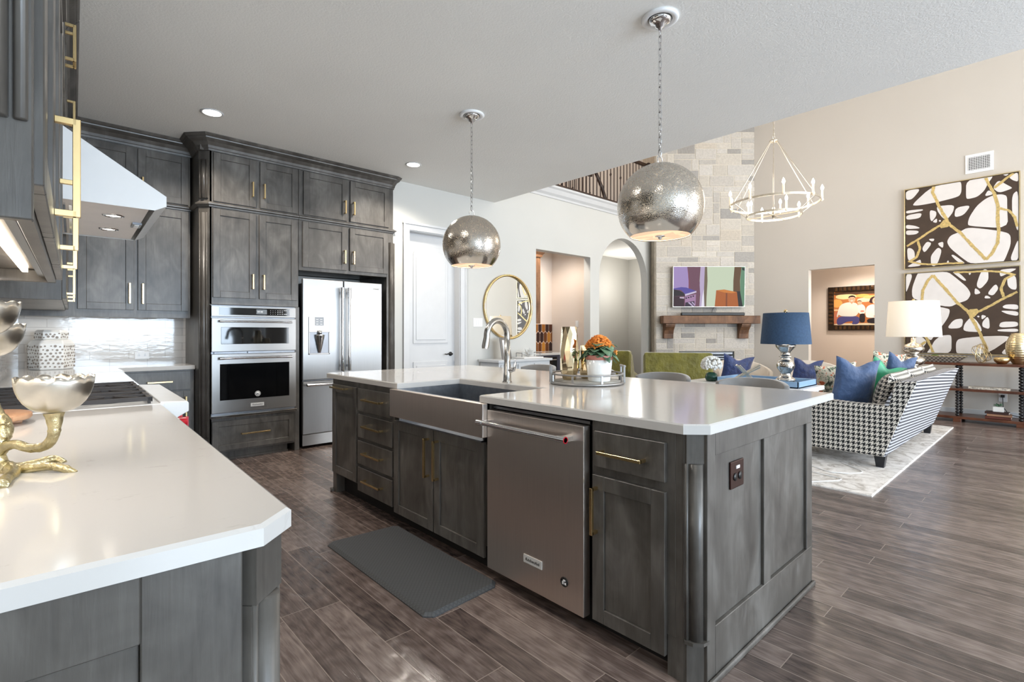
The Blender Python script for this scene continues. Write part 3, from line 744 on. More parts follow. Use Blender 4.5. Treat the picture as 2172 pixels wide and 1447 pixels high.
def holes(rad, z0, z1, rows, per, parent):
    m = MB(JX)
    for k in range(6):
        a0 = 2 * PI * k / 6; a1 = 2 * PI * (k + 1) / 6
        p0 = Vector((rad * math.cos(a0), rad * math.sin(a0), 0)); p1 = Vector((rad * math.cos(a1), rad * math.sin(a1), 0))
        nn = ((p0 + p1) / 2).normalized()
        for r in range(rows):
            for q in range(per):
                t = (q + 0.5 + (0.25 if r % 2 else -0.25)) / per + random.uniform(-0.03, 0.03)
                c = p0.lerp(p1, min(max(t, 0.06), 0.94)); c.z = z0 + (z1 - z0) * (r + 0.5) / rows + random.uniform(-0.005, 0.005)
                rr = random.uniform(0.006, 0.011); tan = (p1 - p0).normalized()
                ring = [c + nn * 0.0012 + tan * rr * math.cos(2 * PI * i / 10) + Vector((0, 0, rr * math.sin(2 * PI * i / 10))) for i in range(10)]
                m.add([c - nn * 0.006] + ring, [(0, 1 + i, 1 + (i + 1) % 10) for i in range(10)] + [[1 + i for i in range(10)]])
    m.build('piercings', JH, parent)
holes(0.1562, 0.015, 0.215, 7, 5, jb); holes(0.1135, 0.27, 0.322, 2, 4, jl)
# ------------------------------------------------------------------ range wall (left)
CROWNS = [(o_ * 0.62, z_ * 0.9) for o_, z_ in CROWN]
def FLx(x): return LF @ T(x, 0, 0) @ RZ(PI / 2)      # local x = along the wall, -y = into the kitchen
FL = FLx(-0.05)
# near wall cabinet above the worktop end
lu = thing('upper_cabinet', 'nearest grey wall cabinet at the upper left edge, with long brass pulls and fluted end', 'cabinet', (-0.2, 1.8, 1.45), frame=LF)
m = MB(LF)
m.box(-0.37, 0.95, 1.50, -0.05, 2.68, 3.02)
m.box(-0.37, 0.95, 1.445, -0.35, 2.68, 1.50).box(-0.075, 0.95, 1.455, -0.05, 2.68, 1.50).box(-0.37, 0.95, 1.455, -0.05, 0.975, 1.50).box(-0.37, 2.655, 1.455, -0.05, 2.68, 1.50)
m.build('body', CAB, lu, bevel=0.002, bseg=1)
MB(LF).box(-0.142, 1.02, 1.485, -0.126, 2.6, 1.498).build('light_strip', LEDS, lu)
MB(LF).box(-0.098, 1.02, 1.472, -0.082, 2.62, 1.499).build('valance_channel', NICKEL, lu)
for a, b, hs in ((0.965, 1.475, 1), (1.485, 2.05, -1), (2.06, 2.64, -1)):
    dd = door(lu, FL, a, b, 1.465, 2.46)
    if hs: pull(dd, FL, b - 0.035 if hs > 0 else (b - 0.03), 1.613, 0.21)
for a, b in ((0.965, 1.475), (1.485, 2.05), (2.06, 2.64)): door(lu, FL, a, b, 2.53, 3.01)
MB(LF).sweep([(-0.37, 0.95), (-0.05, 0.95), (-0.05, 2.68)], MIDM, 2.495).build('mid_moulding', CABH, lu)
MB(LF).sweep([(-0.37, 0.95), (-0.05, 0.95), (-0.05, 2.68)], CROWNS, CZ - 0.002).build('crown_moulding', CABH, lu)
m = MB(LF).box(-0.36, 0.93, 1.41, -0.04, 0.95, 3.0)
m.lathe([(0.022, 1.54), (0.022, 2.95)], (-0.085, 0.93, 0), 16); m.lathe([(0.008, 1.54), (0.008, 2.95)], (-0.12, 0.928, 0), 10); m.lathe([(0.008, 1.54), (0.008, 2.95)], (-0.052, 0.928, 0), 10)
m.build('fluted_end', CAB, lu, bevel=0.002, bseg=1)
# short cabinet over the hood
lh = thing('upper_cabinet', 'short grey cabinet pair above the white range hood', 'cabinet', (-0.2, 3.4, 2.4), frame=LF)
MB(LF).box(-0.37, 2.70, 2.42, -0.05, 4.02, 3.02).build('body', CAB, lh)
for a, b, hs in ((2.72, 3.35, 1), (3.36, 4.0, -1)):
    dd = door(lh, FL, a, b, 2.45, 3.0); pull(dd, FL, b - 0.04 if hs > 0 else a + 0.04, 2.69, 0.18)
MB(LF).sweep([(-0.05, 2.70), (-0.05, 4.02)], CROWNS, CZ - 0.002).build('crown_moulding', CABH, lh)
# far wall cabinet
lf = thing('upper_cabinet', 'grey wall cabinet between the white hood and the kitchen corner', 'cabinet', (-0.2, 4.9, 1.45), frame=LF)
MB(LF).box(-0.37, 4.04, 1.455, -0.05, 5.93, 3.02).build('body', CAB, lf, bevel=0.002, bseg=1)
for a, b, hs in ((4.06, 4.42, 1), (4.43, 4.85, -1), (4.87, 5.4, 1), (5.41, 5.9, 0)):
    dd = door(lf, FL, a, b, 1.465, 2.46)
    if hs: pull(dd, FL, b - 0.035 if hs > 0 else b - 0.04, 1.613, 0.21)
    d2_ = door(lf, FL, a, b, 2.53, 3.01)
    if hs: pull(d2_, FL, b - 0.035 if hs > 0 else b - 0.04, 2.69, 0.17)
MB(LF).sweep([(-0.05, 4.04), (-0.05, 5.93)], MIDM, 2.495).build('mid_moulding', CABH, lf)
MB(LF).sweep([(-0.05, 4.04), (-0.05, 5.93)], CROWNS, CZ - 0.002).build('crown_moulding', CABH, lf)
# hood
hd = thing('range_hood', 'white sloped range hood over the cooktop with two round lamps', 'hood', (0, 3.42, 1.83), frame=LF)
HY0, HY1 = 2.90, 3.93
hp = [(-0.365, 1.835), (0.29, 1.835), (0.335, 1.86), (0.335, 1.905), (-0.10, 2.19), (-0.10, 2.42), (-0.365, 2.42)]
m = MB(LF)
V = [(x, HY0, z) for x, z in hp] + [(x, HY1, z) for x, z in hp]; n = len(hp)
m.add(V, [tuple(range(n)), tuple(range(2 * n - 1, n - 1, -1))] + [(i, i + n, (i + 1) % n + n, (i + 1) % n) for i in range(1, n)])
m.build('canopy', HOODW, hd, solid=0.004)
m = MB(LF).box(-0.36, HY0 + 0.02, 1.838, 0.27, HY1 - 0.02, 1.846)
m.build('underside', plain('hood_underside_painted_bounce', (226, 218, 214), 0.35, 0.25, namt=0.03), hd)  # pinkish light bounced off the worktop is put into this colour
m = MB(LF)
for k in range(14): m.box(-0.30 + k * 0.022, HY0 + 0.10, 1.829, -0.29 + k * 0.022, HY1 - 0.10, 1.838)
m.build('baffle_filter', CHROME, hd)
for k, y in enumerate((3.17, 3.60)):
    lm = MB(LF @ T(0.15, y, 1.8375) @ RX(PI)).lathe([(0.0, 0.001), (0.032, 0.001)], seg=24).build('lamp', LEDW, hd)
    MB(LF @ T(0.15, y, 1.837) @ RX(PI)).lathe([(0.032, 0), (0.034, 0.006), (0.042, 0.005), (0.045, 0)], seg=24, cap=False).build('lamp_ring', CHROME, lm)
    sp_ = spot('hood_lamp_light', tuple((LF @ Vector((0.15, y, 1.82)))), 4, (1, 0.93, 0.85), 2.0, 0.03)
swp = MB(LF).box(0.235, 3.30, 1.828, 0.275, 3.42, 1.838).build('switch_panel', STEELD, hd)
MB(LF).box(0.245, 3.32, 1.825, 0.265, 3.345, 1.829).box(0.245, 3.36, 1.825, 0.265, 3.40, 1.829).build('buttons', WHITEP, swp)
# everything at worktop height was measured against a 0.92 m top; the real tops are 0.936 m, so those
# blocks are sized 4 % smaller and set correspondingly nearer
WS = 0.9575
WORK = T(0, 0, 1.26) @ Matrix.Scale(WS, 4) @ T(0, 0, -1.26)
ZF = 1.26 - 1.26 / WS                         # floor level in that frame
GM = WORK.copy()
# base cabinet and worktop with clipped corner
lb = thing('base_cabinet', 'grey panelled base cabinet end under the nearest white worktop', 'cabinet', (-0.1, 1.5, 0), frame=LF)
bx = [(-0.375, 1.0), (0.225, 1.0), (0.285, 1.06), (0.285, 2.90), (-0.375, 2.90)]
MB(LF).prism(bx, 'z', 0.10, 0.882).build('body', CAB, lb, bevel=0.002, bseg=1)
MB(LF).prism([(-0.37, 1.05), (0.2, 1.05), (0.22, 2.88), (-0.37, 2.88)], 'z', ZF, 0.1).build('toe_kick', CABD, lb)
FE = LF @ T(0, 1.0, 0)
m = MB(FE).box(-0.375, -0.018, ZF, -0.29, 0, 0.882).box(0.08, -0.018, ZF, 0.225, 0, 0.882).box(-0.29, -0.018, 0.77, 0.08, 0, 0.882).box(-0.29, -0.018, ZF, 0.08, 0, 0.20).box(-0.29, -0.006, 0.2, 0.08, 0, 0.77)
m.build('end_panel', CAB, lb, bevel=0.002, bseg=1)
column(lb, LF @ T(0.262, 1.022, 0) @ RZ(PI / 4), 0.08, 0.775, 0.030)
m = MB(LF @ T(0.262, 1.022, 0) @ RZ(PI / 4)).box(-0.042, -0.02, 0.775, 0.042, 0.02, 0.882); m.build('corner_block', CAB, lb); m = MB(LF @ T(0.262, 1.022, 0) @ RZ(PI / 4)).box(-0.042, -0.02, ZF, 0.042, 0.02, 0.085)
m.build('corner_block', CAB, lb)
FLB = FLx(0.285)
for a, b in ((1.12, 1.70), (1.71, 2.28), (2.29, 2.87)):
    dd = door(lb, FLB, a, b, 0.70, 0.865, name='drawer', slab=True); pull(dd, FLB, (a + b) / 2, 0.785, 0.2, False)
    dd = door(lb, FLB, a, b, 0.12, 0.685); pull(dd, FLB, b - 0.04, 0.55, 0.2)
def slab(pts, z0, z1, ch, frame=None):
    """worktop slab with a chamfered top edge"""
    m = MB(frame); n = len(pts)
    cx_ = sum(p[0] for p in pts) / n; cy_ = sum(p[1] for p in pts) / n
    P = [Vector(p) for p in pts]; ins = []
    for i in range(n):
        a = (P[i] - P[i - 1]).normalized(); b = (P[(i + 1) % n] - P[i]).normalized()
        na = Vector((-a.y, a.x)); nb = Vector((-b.y, b.x)); mm = na + nb; mm = mm / max(mm.dot(na), 0.3)
        ins.append(P[i] + mm * ch)
    v = [(p.x, p.y, z0) for p in P] + [(p.x, p.y, z1 - ch * 0.8) for p in P] + [(p.x, p.y, z1) for p in ins]
    f = [list(range(n))[::-1], [2 * n + i for i in range(n)]]
    for r in range(2): f += [(r * n + i, r * n + (i + 1) % n, (r + 1) * n + (i + 1) % n, (r + 1) * n + i) for i in range(n)]
    return m.add(v, f)
tag(slab([(-0.378, 0.965), (0.255, 0.965), (0.322, 1.03), (0.322, 2.915), (-0.378, 2.915)], 0.883, 0.921, 0.008, LF).build('countertop', QUARTZ, at=T(0, 1.9, 0.9)), 'white quartz worktop with clipped corner, in the left foreground', 'countertop')
# range
rg = thing('range', 'pale steel range with iron grates and red knobs set into the left worktop', 'stove', (0, 3.5, 0), frame=LF)
MB(LF).box(-0.36, 2.93, ZF, 0.315, 3.99, 0.905).build('body', STEELH, rg)
MB(LF).box(-0.36, 2.925, 0.905, 0.33, 3.995, 0.922).build('cooktop', HOODW, rg, bevel=0.003)
m = MB(LF); pf = [(0.315, 0.93), (0.425, 0.925), (0.432, 0.915), (0.432, 0.875), (0.37, 0.84), (0.37, 0.76), (0.315, 0.76)]
V = [(x, 2.93, z) for x, z in pf] + [(x, 3.99, z) for x, z in pf]; n = len(pf)
m.add(V, [tuple(range(n)), tuple(range(2 * n - 1, n - 1, -1))] + [(i, i + n, (i + 1) % n + n, (i + 1) % n) for i in range(n)])
m.build('bullnose', HOODW, rg, bevel=0.003)
for k in range(6): MB(LF @ T(0.370, 3.0 + k * 0.185, 0.812) @ RY(PI / 2)).lathe([(0.036, 0), (0.036, 0.008), (0.029, 0.012), (0.027, 0.058), (0.018, 0.064), (0, 0.064)], seg=18).box(-0.027, -0.005, 0.058, 0.027, 0.005, 0.070).build('knob', RED, rg)
od = MB(LF).box(0.315, 2.95, 0.15, 0.355, 3.97, 0.73).build('oven_door', STEELH, rg, bevel=0.004)
m = MB(LF); m.tube([(0.41, 3.0, 0.69), (0.41, 3.92, 0.69)], 0.013, 12)
for y in (3.03, 3.89): m.box(0.355, y - 0.01, 0.68, 0.41, y + 0.01, 0.70)
m.build('handle', CHROME, od)
for k in range(3):
    y0 = 2.96 + k * 0.345; y1 = y0 + 0.325
    m = MB(LF)
    for xx in (-0.33, -0.03, 0.27): m.box(xx, y0, 0.932, xx + 0.018, y1, 0.952)
    for yy in (y0, y1 - 0.016, (y0 + y1) / 2 - 0.008): m.box(-0.33, yy, 0.936, 0.288, yy + 0.016, 0.955)
    for cx_ in (-0.17, 0.13):
        for j in range(4):
            a = PI / 4 + j * PI / 2; m.box(0.03, -0.006, 0.938, 0.15, 0.006, 0.953, X=T(cx_, (y0 + y1) / 2, 0) @ RZ(a))
    for xx in (-0.32, 0.27):
        for yy in (y0 + 0.01, y1 - 0.02): m.box(xx, yy, 0.92, xx + 0.012, yy + 0.012, 0.935)
    m.build('grate', IRON, rg)
    m = MB(LF)
    for cx_ in (-0.17, 0.13): m.lathe([(0.05, 0.922), (0.05, 0.93), (0.035, 0.934), (0.035, 0.94), (0, 0.942)], (cx_, (y0 + y1) / 2, 0), 18)
    m.build('burner', BLACK, rg)
GM = I4.copy()
# far base cabinet on the range wall
lg = thing('base_cabinet', 'grey base cabinet between the range and the back corner, mostly hidden', 'cabinet', (0, 5.0, 0), frame=LF)
MB(LF).box(-0.375, 3.845, 0.0, 0.275, 5.78, 0.898).build('body', CAB, lg)
for a, b in ((3.87, 4.85), (4.87, 5.68)):
    dd = door(lg, FLx(0.275), a, b, 0.72, 0.88, name='drawer', slab=True); pull(dd, FLx(0.275), (a + b) / 2, 0.8, 0.2, False)
    door(lg, FLx(0.275), a, b, 0.12, 0.70)
tag(MB(LF).box(-0.378, 3.84, 0.90, 0.312, 5.30, 0.94).build('countertop', QUARTZ, bevel=0.004, at=T(0, 4.6, 0.9)), 'white quartz worktop just beyond the range, running to the corner', 'countertop')

# ------------------------------------------------------------------ island
GM = WORK.copy()
IX = 1.76
FI = T(IX, 0, 0) @ RZ(-PI / 2)               # local x = -y
def isl_unit(label, ya, yb, z1=0.882, z0=0.1):
    t = thing('island_cabinet', label, 'cabinet', (2.1, (ya + yb) / 2, 0))
    m = MB(); m.box(IX, ya, z0, IX + 0.6, yb, z1)
    m.build('body', CAB, t, bevel=0.002, bseg=1)
    return t
ic1 = isl_unit('dark grey pull-out cabinet at the far end of the island front', 3.652, 4.13)
dd = door(ic1, FI, -4.10, -3.662, 0.115, 0.84); pull(dd, FI, -3.93, 0.818, 0.26, False)
ic2 = isl_unit('dark grey island cabinet with a stack of four drawers left of the sink', 3.11, 3.65)
for z0, z1, a in ((0.67, 0.84, -3.14), (0.47, 0.645, -3.115), (0.27, 0.445, -3.115), (0.065, 0.245, -3.115)):
    dd = door(ic2, FI, -3.635, a, z0, z1, slab=True, name='drawer'); pull(dd, FI, -3.37, (z0 + z1) / 2 + 0.01, 0.27, False)
ic3 = isl_unit('dark grey two-door island cabinet under the steel apron sink', 2.092, 3.108, 0.655)
MB().box(IX, 2.092, 0.69, IX + 0.6, 2.10, 0.882).build('side_stile', CAB, ic3)
for a, b, hx in ((-3.09, -2.615, -2.70), (-2.605, -2.125, -2.555)):
    dd = door(ic3, FI, a, b, 0.04, 0.665); pull(dd, FI, b - 0.045 if a < -3 else a + 0.045, 0.49, 0.24)
ic4 = isl_unit('dark grey island cabinet with one drawer over one door, right of the dishwasher', 1.0, 1.40)
dd = door(ic4, FI, -1.375, -1.035, 0.685, 0.838, slab=True, name='drawer'); pull(dd, FI, -1.225, 0.755, 0.215, False)
dd = door(ic4, FI, -1.385, -1.035, 0.02, 0.648); pull(dd, FI, -1.36, 0.50, 0.2)
# end panel, core and back of the island
ie = thing('island_end', 'blue-grey panelled island end with a fluted corner column facing the sitting room side', 'panel', (2.4, 0.95, 0))
m = MB()
m.prism([(IX, 0.998), (IX, 0.967), (1.815, 0.912), (2.365, 0.912), (2.365, 0.998)], 'z', ZF, 0.882); m.box(2.365, 0.912, ZF, 2.945, 4.13, 0.882)
m.build('core', CAB, ie)
FEi = T(0, 0.912, 0)
m = MB(FEi).box(1.80, -0.018, ZF, 1.864, 0, 0.882).box(1.864, -0.018, 0.795, 2.945, 0, 0.882).box(1.864, -0.018, ZF, 2.945, 0, 0.15)
m.box(2.323, -0.018, 0.15, 2.397, 0, 0.795).box(2.865, -0.018, 0.15, 2.945, 0, 0.795).box(1.864, -0.004, 0.15, 2.323, 0, 0.795).box(2.397, -0.004, 0.15, 2.865, 0, 0.795)
m.build('panelled_face', CAB, ie, bevel=0.002, bseg=1)
MB(FEi).box(1.80, -0.034, ZF, 2.955, -0.018, ZF + 0.026).build('shoe_moulding', CAB, ie, bevel=0.01, bseg=3)
cX = T(1.790, 0.937, 0) @ RZ(-PI / 4)
column(ie, cX, 0.115, 0.772, 0.027)
MB(cX).box(-0.036, -0.014, 0.772, 0.036, 0.02, 0.882).build('corner_block', CAB, ie)
m = MB(cX).box(-0.036, -0.014, ZF, 0.036, 0.02, 0.115)
m.prism([(-0.046, -0.02), (-0.02, -0.038), (0.02, -0.038), (0.046, -0.02), (0.046, 0), (-0.046, 0)], 'z', 0.105, 0.117)
m.build('corner_block', CAB, ie)
MB().box(1.762, 4.06, ZF, 1.84, 4.13, 0.11).build('corner_foot', CAB, ie)
m = MB().box(IX + 0.002, 0.96, ZF, IX + 0.02, 1.035, 0.882); m.build('front_stile', CAB, ie)
MB().box(1.83, 1.0, ZF, 1.85, 4.12, 0.1).build('toe_kick', CABD, ie)
MB().tube([(1.83, 4.13, ZF + 0.012), (1.75, 4.145, ZF + 0.012), (1.745, 4.10, ZF + 0.012)], 0.012, 8).build('shoe_corner', CAB, ie)
ol = tag(MB(FEi).box(2.008, -0.0115, 0.632, 2.13, -0.0045, 0.742).build('outlet', BRONZE, bevel=0.003, at=T(2.1, 0.92, 0.66)), 'bronze double socket on the island end panel', 'socket')
m = MB(FEi)
for x in (2.047, 2.091):
    m.lathe([(0.016, 0), (0.016, 0.003), (0.0, 0.003)], X=FEi.inverted() @ FEi @ T(x, -0.0115, 0.678) @ RX(PI / 2), seg=14)
m.build('sockets', BLACK, ol)
MB(FEi).box(2.055, -0.0145, 0.71, 2.085, -0.0112, 0.722).build('latch', WHITEP, ol)
# countertop with sink notch
pts = [(1.735, 0.955), (1.805, 0.885), (3.275, 0.885), (3.275, 4.235), (1.775, 4.235), (1.735, 4.20), (1.735, 3.035), (2.255, 3.035), (2.255, 2.155), (1.735, 2.155)]
tag(slab(pts, 0.883, 0.921, 0.007).build('island_countertop', QUARTZ, at=T(2.5, 2.5, 0.9)), 'large white quartz island top with clipped corners around the sink', 'countertop')
# apron sink
sk = thing('farmhouse_sink', 'brushed steel apron front sink set into the island', 'sink', (2.0, 2.59, 0.7))
MB().box(1.70, 2.085, 0.70, 1.735, 3.075, 0.882).box(1.735, 2.11, 0.70, 1.757, 3.07, 0.872).build('apron', STEELW, sk, bevel=0.004)
m = MB(); x0, x1, y0, y1, zb, zt = 1.735, 2.262, 2.14, 3.05, 0.665, 0.882
m.box(x0, y0, zt - 0.02, x0 + 0.012, y1, zt)
m.box(x0, y0, zb, x1, y1, zb + 0.008).box(x1 - 0.01, y0, zb, x1, y1, zt).box(x0 + 0.02, y0, zb, x1, y0 + 0.01, zt).box(x0 + 0.02, y1 - 0.01, zb, x1, y1, zt)
m.build('basin', SINKM, sk)
MB().lathe([(0.045, 0.6735), (0.045, 0.676), (0.02, 0.675), (0, 0.674)], (2.05, 2.6, 0), 20).build('drain', CHROME, sk)
# faucet: seen toward the sink (-x)
fa = thing('faucet', 'brushed nickel gooseneck tap standing behind the island sink', 'faucet', (2.325, 2.585, 0.921))
m = MB(T(2.325, 2.585, 0.921) @ RZ(0.15))
m.lathe([(0.034, 0), (0.034, 0.006), (0.028, 0.012), (0.026, 0.06), (0.024, 0.07), (0.024, 0.12), (0.0215, 0.13), (0.0205, 0.30)], seg=20)
path = [(0, 0, 0.29)]
R_ = 0.105
for k in range(0, 15): 
    a = PI * k / 14 * 1.02; path.append((-R_ + R_ * math.cos(a), 0, 0.315 + R_ * 1.0 * math.sin(a)))
path += [(-0.217, 0, 0.28), (-0.226, 0, 0.245)]
m.tube(path, [0.0205] * 14 + [0.0205, 0.021, 0.0225, 0.0235], 16)
m.tube([(-0.226, 0, 0.247), (-0.228, 0, 0.235)], 0.021, 16)
m.build('gooseneck', NICKEL, fa)
m = MB(T(2.325, 2.585, 0.921) @ RZ(-1.25))
m.tube([(0.0, 0, 0.085), (0.035, 0, 0.085), (0.05, 0, 0.09)], [0.018, 0.018, 0.016], 12)
m.tube([(0.05, 0, 0.075), (0.058, 0, 0.10), (0.062, 0, 0.13), (0.06, 0, 0.158)], [0.012, 0.015, 0.012, 0.005], 10, flat=0.6)
m.build('lever', CHROME, fa)
# dishwasher
dw = thing('dishwasher', 'stainless steel dishwasher with long bar handle in the island front', 'dishwasher', (2.0, 1.75, 0.1))
FD = T(1.73, 0, 0) @ RZ(-PI / 2)
MB().box(1.80, 1.415, 0.10, 2.34, 2.085, 0.87).build('tub', BLACK, dw)
MB().box(1.77, 1.42, 0.855, 1.82, 2.08, 0.868).build('top_trim', STEELD, dw)
dp_ = MB(FD).box(-2.083, 0, 0.01, -1.424, 0.045, 0.85).build('door', STEELW, dw, bevel=0.003)
m = MB(FD); barh(m, None, -2.09, -1.475, 0.79, -0.062, 0.0125, cap=0.045)
for x in (-2.055, -1.505): m.box(x - 0.013, -0.06, 0.775, x + 0.013, 0.0, 0.80)
hh = m.build('handle', CHROME, dp_)
MB(FD @ T(-1.4745, -0.062, 0.79) @ RY(PI / 2)).lathe([(0.0155, 0), (0.0155, 0.0015), (0.011, 0.0015), (0.011, 0.001)], seg=16, cap=False).build('handle_end_ring', RED, hh)
MB(FD).box(-1.80, -0.004, 0.135, -1.675, 0, 0.175).build('badge', BADGE, dp_, bevel=0.001)
text(dp_, 'KitchenAid', 0.021, FD @ T(-1.7375, -0.005, 0.155) @ RX(PI / 2), BLACK, 0.0004)
X = FD @ T(-1.535, -0.001, 0.13) @ RX(PI / 2)
m = MB(X); m.torus((0, 0, 0.001), 0.021, 0.0016, 24, 6); m.lathe([(0.018, 0), (0.018, 0.001), (0, 0.001)], seg=20); m.build('round_emblem', BLACK, dp_)
m = MB(X); m.ball((0, 0.006, 0.001), 0.008, 10, 6, sc=(1.1, 0.6, 0.2)).box(-0.012, -0.012, 0.001, -0.003, 0.002, 0.0022).box(0.002, -0.012, 0.001, 0.012, -0.002, 0.0022); m.build('emblem_mark', WHITEP, dp_)
# mat
GM = I4.copy()
tag(slab([(1.225, 1.92), (1.26, 1.885), (1.63, 1.905), (1.665, 1.94), (1.68, 2.90), (1.65, 2.935), (1.25, 2.965), (1.22, 2.94)], 0.0, 0.018, 0.016).build('kitchen_mat', MATM, at=T(1.45, 2.4, 0)), 'charcoal anti-fatigue mat on the floor in front of the sink', 'mat')
GM = WORK.copy()

# ------------------------------------------------------------------ things on the island
tr = thing('round_tray', 'round weathered wood tray with a galvanised rail on the island', 'tray', (2.67, 2.17, 0.921), rz=0)
TX = T(2.67, 2.17, 0.921)
MB(TX).lathe([(0.0, 0.012), (0.235, 0.012), (0.24, 0.018), (0.0, 0.019)], seg=40).build('base', GREYW, tr)
m = MB(TX).torus((0, 0, 0.010), 0.24, 0.009, 48, 8).torus((0, 0, 0.068), 0.24, 0.006, 48, 8)
for k in range(8):
    a = k * PI / 4 + 0.3; m.box(-0.006, -0.004, 0.005, 0.006, 0.004, 0.07, X=T(0.24 * math.cos(a), 0.24 * math.sin(a), 0) @ RZ(a + PI / 2))
m.build('rail', GALV, tr)
for a in (YAW * -1 + 0.0, PI - YAW):
    m = MB(TX @ RZ(a)).box(0.235, -0.055, 0.005, 0.247, -0.043, 0.12).box(0.235, 0.043, 0.005, 0.247, 0.055, 0.12).tube([(0.241, -0.065, 0.118), (0.241, 0.065, 0.118)], 0.008, 8)
    m.build('handle', GALV, tr)
def facet_vase(loc, label, r, h, rot):
    t = thing('facet_vase', label, 'vase', loc, group=None)
    m = MB(T(*loc) @ RZ(rot)); n = 10; rings = []
    for z, rr in ((0, 0.60), (0.02, 0.72), (0.18, 0.95), (0.55, 1.0), (0.85, 0.88), (1.0, 0.80)):
        off = PI / n if z in (0.18, 0.85) else 0
        rings.append([(r * rr * math.cos(off + 2 * PI * k / n), r * rr * math.sin(off + 2 * PI * k / n), h * z) for k in range(n)])
    v = [p for q in rings for p in q]; f = []
    for i in range(len(rings) - 1):
        for k in range(n):
            a, b, c, d = i * n + k, i * n + (k + 1) % n, (i + 1) * n + (k + 1) % n, (i + 1) * n + k
            f += ([(a, b, d), (b, c, d)] if i % 2 else [(a, b, c), (a, c, d)])
    f.append(list(range(n))[::-1])
    m.add(v, f); m.build('body', GOLD, t, solid=0.004)
    return t
facet_vase((2.635, 2.295, 0.9405), 'tall faceted gold vase on the island tray', 0.062, 0.36, 0.2)
facet_vase((2.79, 2.275, 0.9405), 'shorter faceted gold vase half hidden behind the potted flowers', 0.046, 0.23, 0.5)
pp = thing('flower_pot', 'white pot with a pink rim band standing on the island tray', 'pot', (2.70, 2.09, 0.9405))
PX = T(2.70, 2.09, 0.9405)
MB(PX).lathe([(0.0, 0), (0.070, 0), (0.073, 0.004), (0.088, 0.158), (0.085, 0.158), (0.080, 0.15), (0.078, 0.14), (0, 0.14)], seg=32).build('pot_body', WHITEG, pp)
MB(PX).lathe([(0.0875, 0.142), (0.089, 0.143), (0.0905, 0.170), (0.0895, 0.172), (0.084, 0.172), (0.084, 0.15)], seg=32, cap=False).build('rim_band', TERRA, pp)
kp = thing('kalanchoe_plant', 'orange flowering plant with round green leaves in the white pot', 'plant', (2.70, 2.09, 1.07))
rnd = random.Random(3)
m = MB(PX)
def leaf(m, base, dirv, L, W, cup=0.2, col=None):
    d = Vector(dirv).normalized(); sd = d.cross(Vector((0, 0, 1))); sd.normalize(); up = sd.cross(d)
    v = []; n = 6
    for i in range(n + 1):
        t = i / n; wd = W * math.sin(PI * min(1, t * 0.9 + 0.08)) ** 0.7; c = Vector(base) + d * (L * t) - Vector((0, 0, 1)) * (cup * L * t * t)
        v += [c - sd * wd + up * 0.2 * wd, c, c + sd * wd + up * 0.2 * wd]
    f = []
    for i in range(n):
        a = i * 3; f += [(a, a + 1, a + 4, a + 3), (a + 1, a + 2, a + 5, a + 4)]
    m.add(v, f, 0, True, col)
for k in range(60):
    a = rnd.uniform(0, 2 * PI); el = rnd.uniform(-0.1, 1.2); r0 = rnd.uniform(0.0, 0.05)
    leaf(m, (r0 * math.cos(a), r0 * math.sin(a), 0.165 + rnd.uniform(0, 0.06)), (math.cos(a), math.sin(a), el), rnd.uniform(0.07, 0.11), rnd.uniform(0.03, 0.042), 0.6)
for k in range(14):
    a = rnd.uniform(0, 2 * PI); m.tube([(0, 0, 0.12), (0.03 * math.cos(a), 0.03 * math.sin(a), 0.2), (0.06 * math.cos(a), 0.06 * math.sin(a), 0.245)], 0.002, 5)
m.build('foliage', LEAF, kp, solid=0.0012)
m = MB(PX)
for k in range(620):
    a = rnd.uniform(0, 2 * PI); r = 0.092 * math.sqrt(rnd.random()); z = 0.222 + 0.072 * (1 - (r / 0.092) ** 2) + rnd.uniform(-0.012, 0.008)
    c = Vector((r * math.cos(a), r * math.sin(a), z)); R3 = T(*c) @ Matrix.Rotation(rnd.uniform(-1.1, 1.1), 4, 'X') @ RZ(rnd.uniform(0, 3))
    for q in range(4):
        b = q * PI / 2; p = [(0, 0, 0), (0.007 * math.cos(b - 0.6), 0.007 * math.sin(b - 0.6), 0.003), (0.0125 * math.cos(b), 0.0125 * math.sin(b), 0.004), (0.007 * math.cos(b + 0.6), 0.007 * math.sin(b + 0.6), 0.003)]
        m.add(p, [(0, 1, 2, 3)], 0, False, X=R3)
for k in range(14):
    c = Vector((0.085, -0.07, 0.19)) + Vector([rnd.uniform(-0.013, 0.013) for _ in range(3)])
    m.ball(c, 0.006, 6, 4)
m.build('flowers', ORNG, kp, solid=0.001)
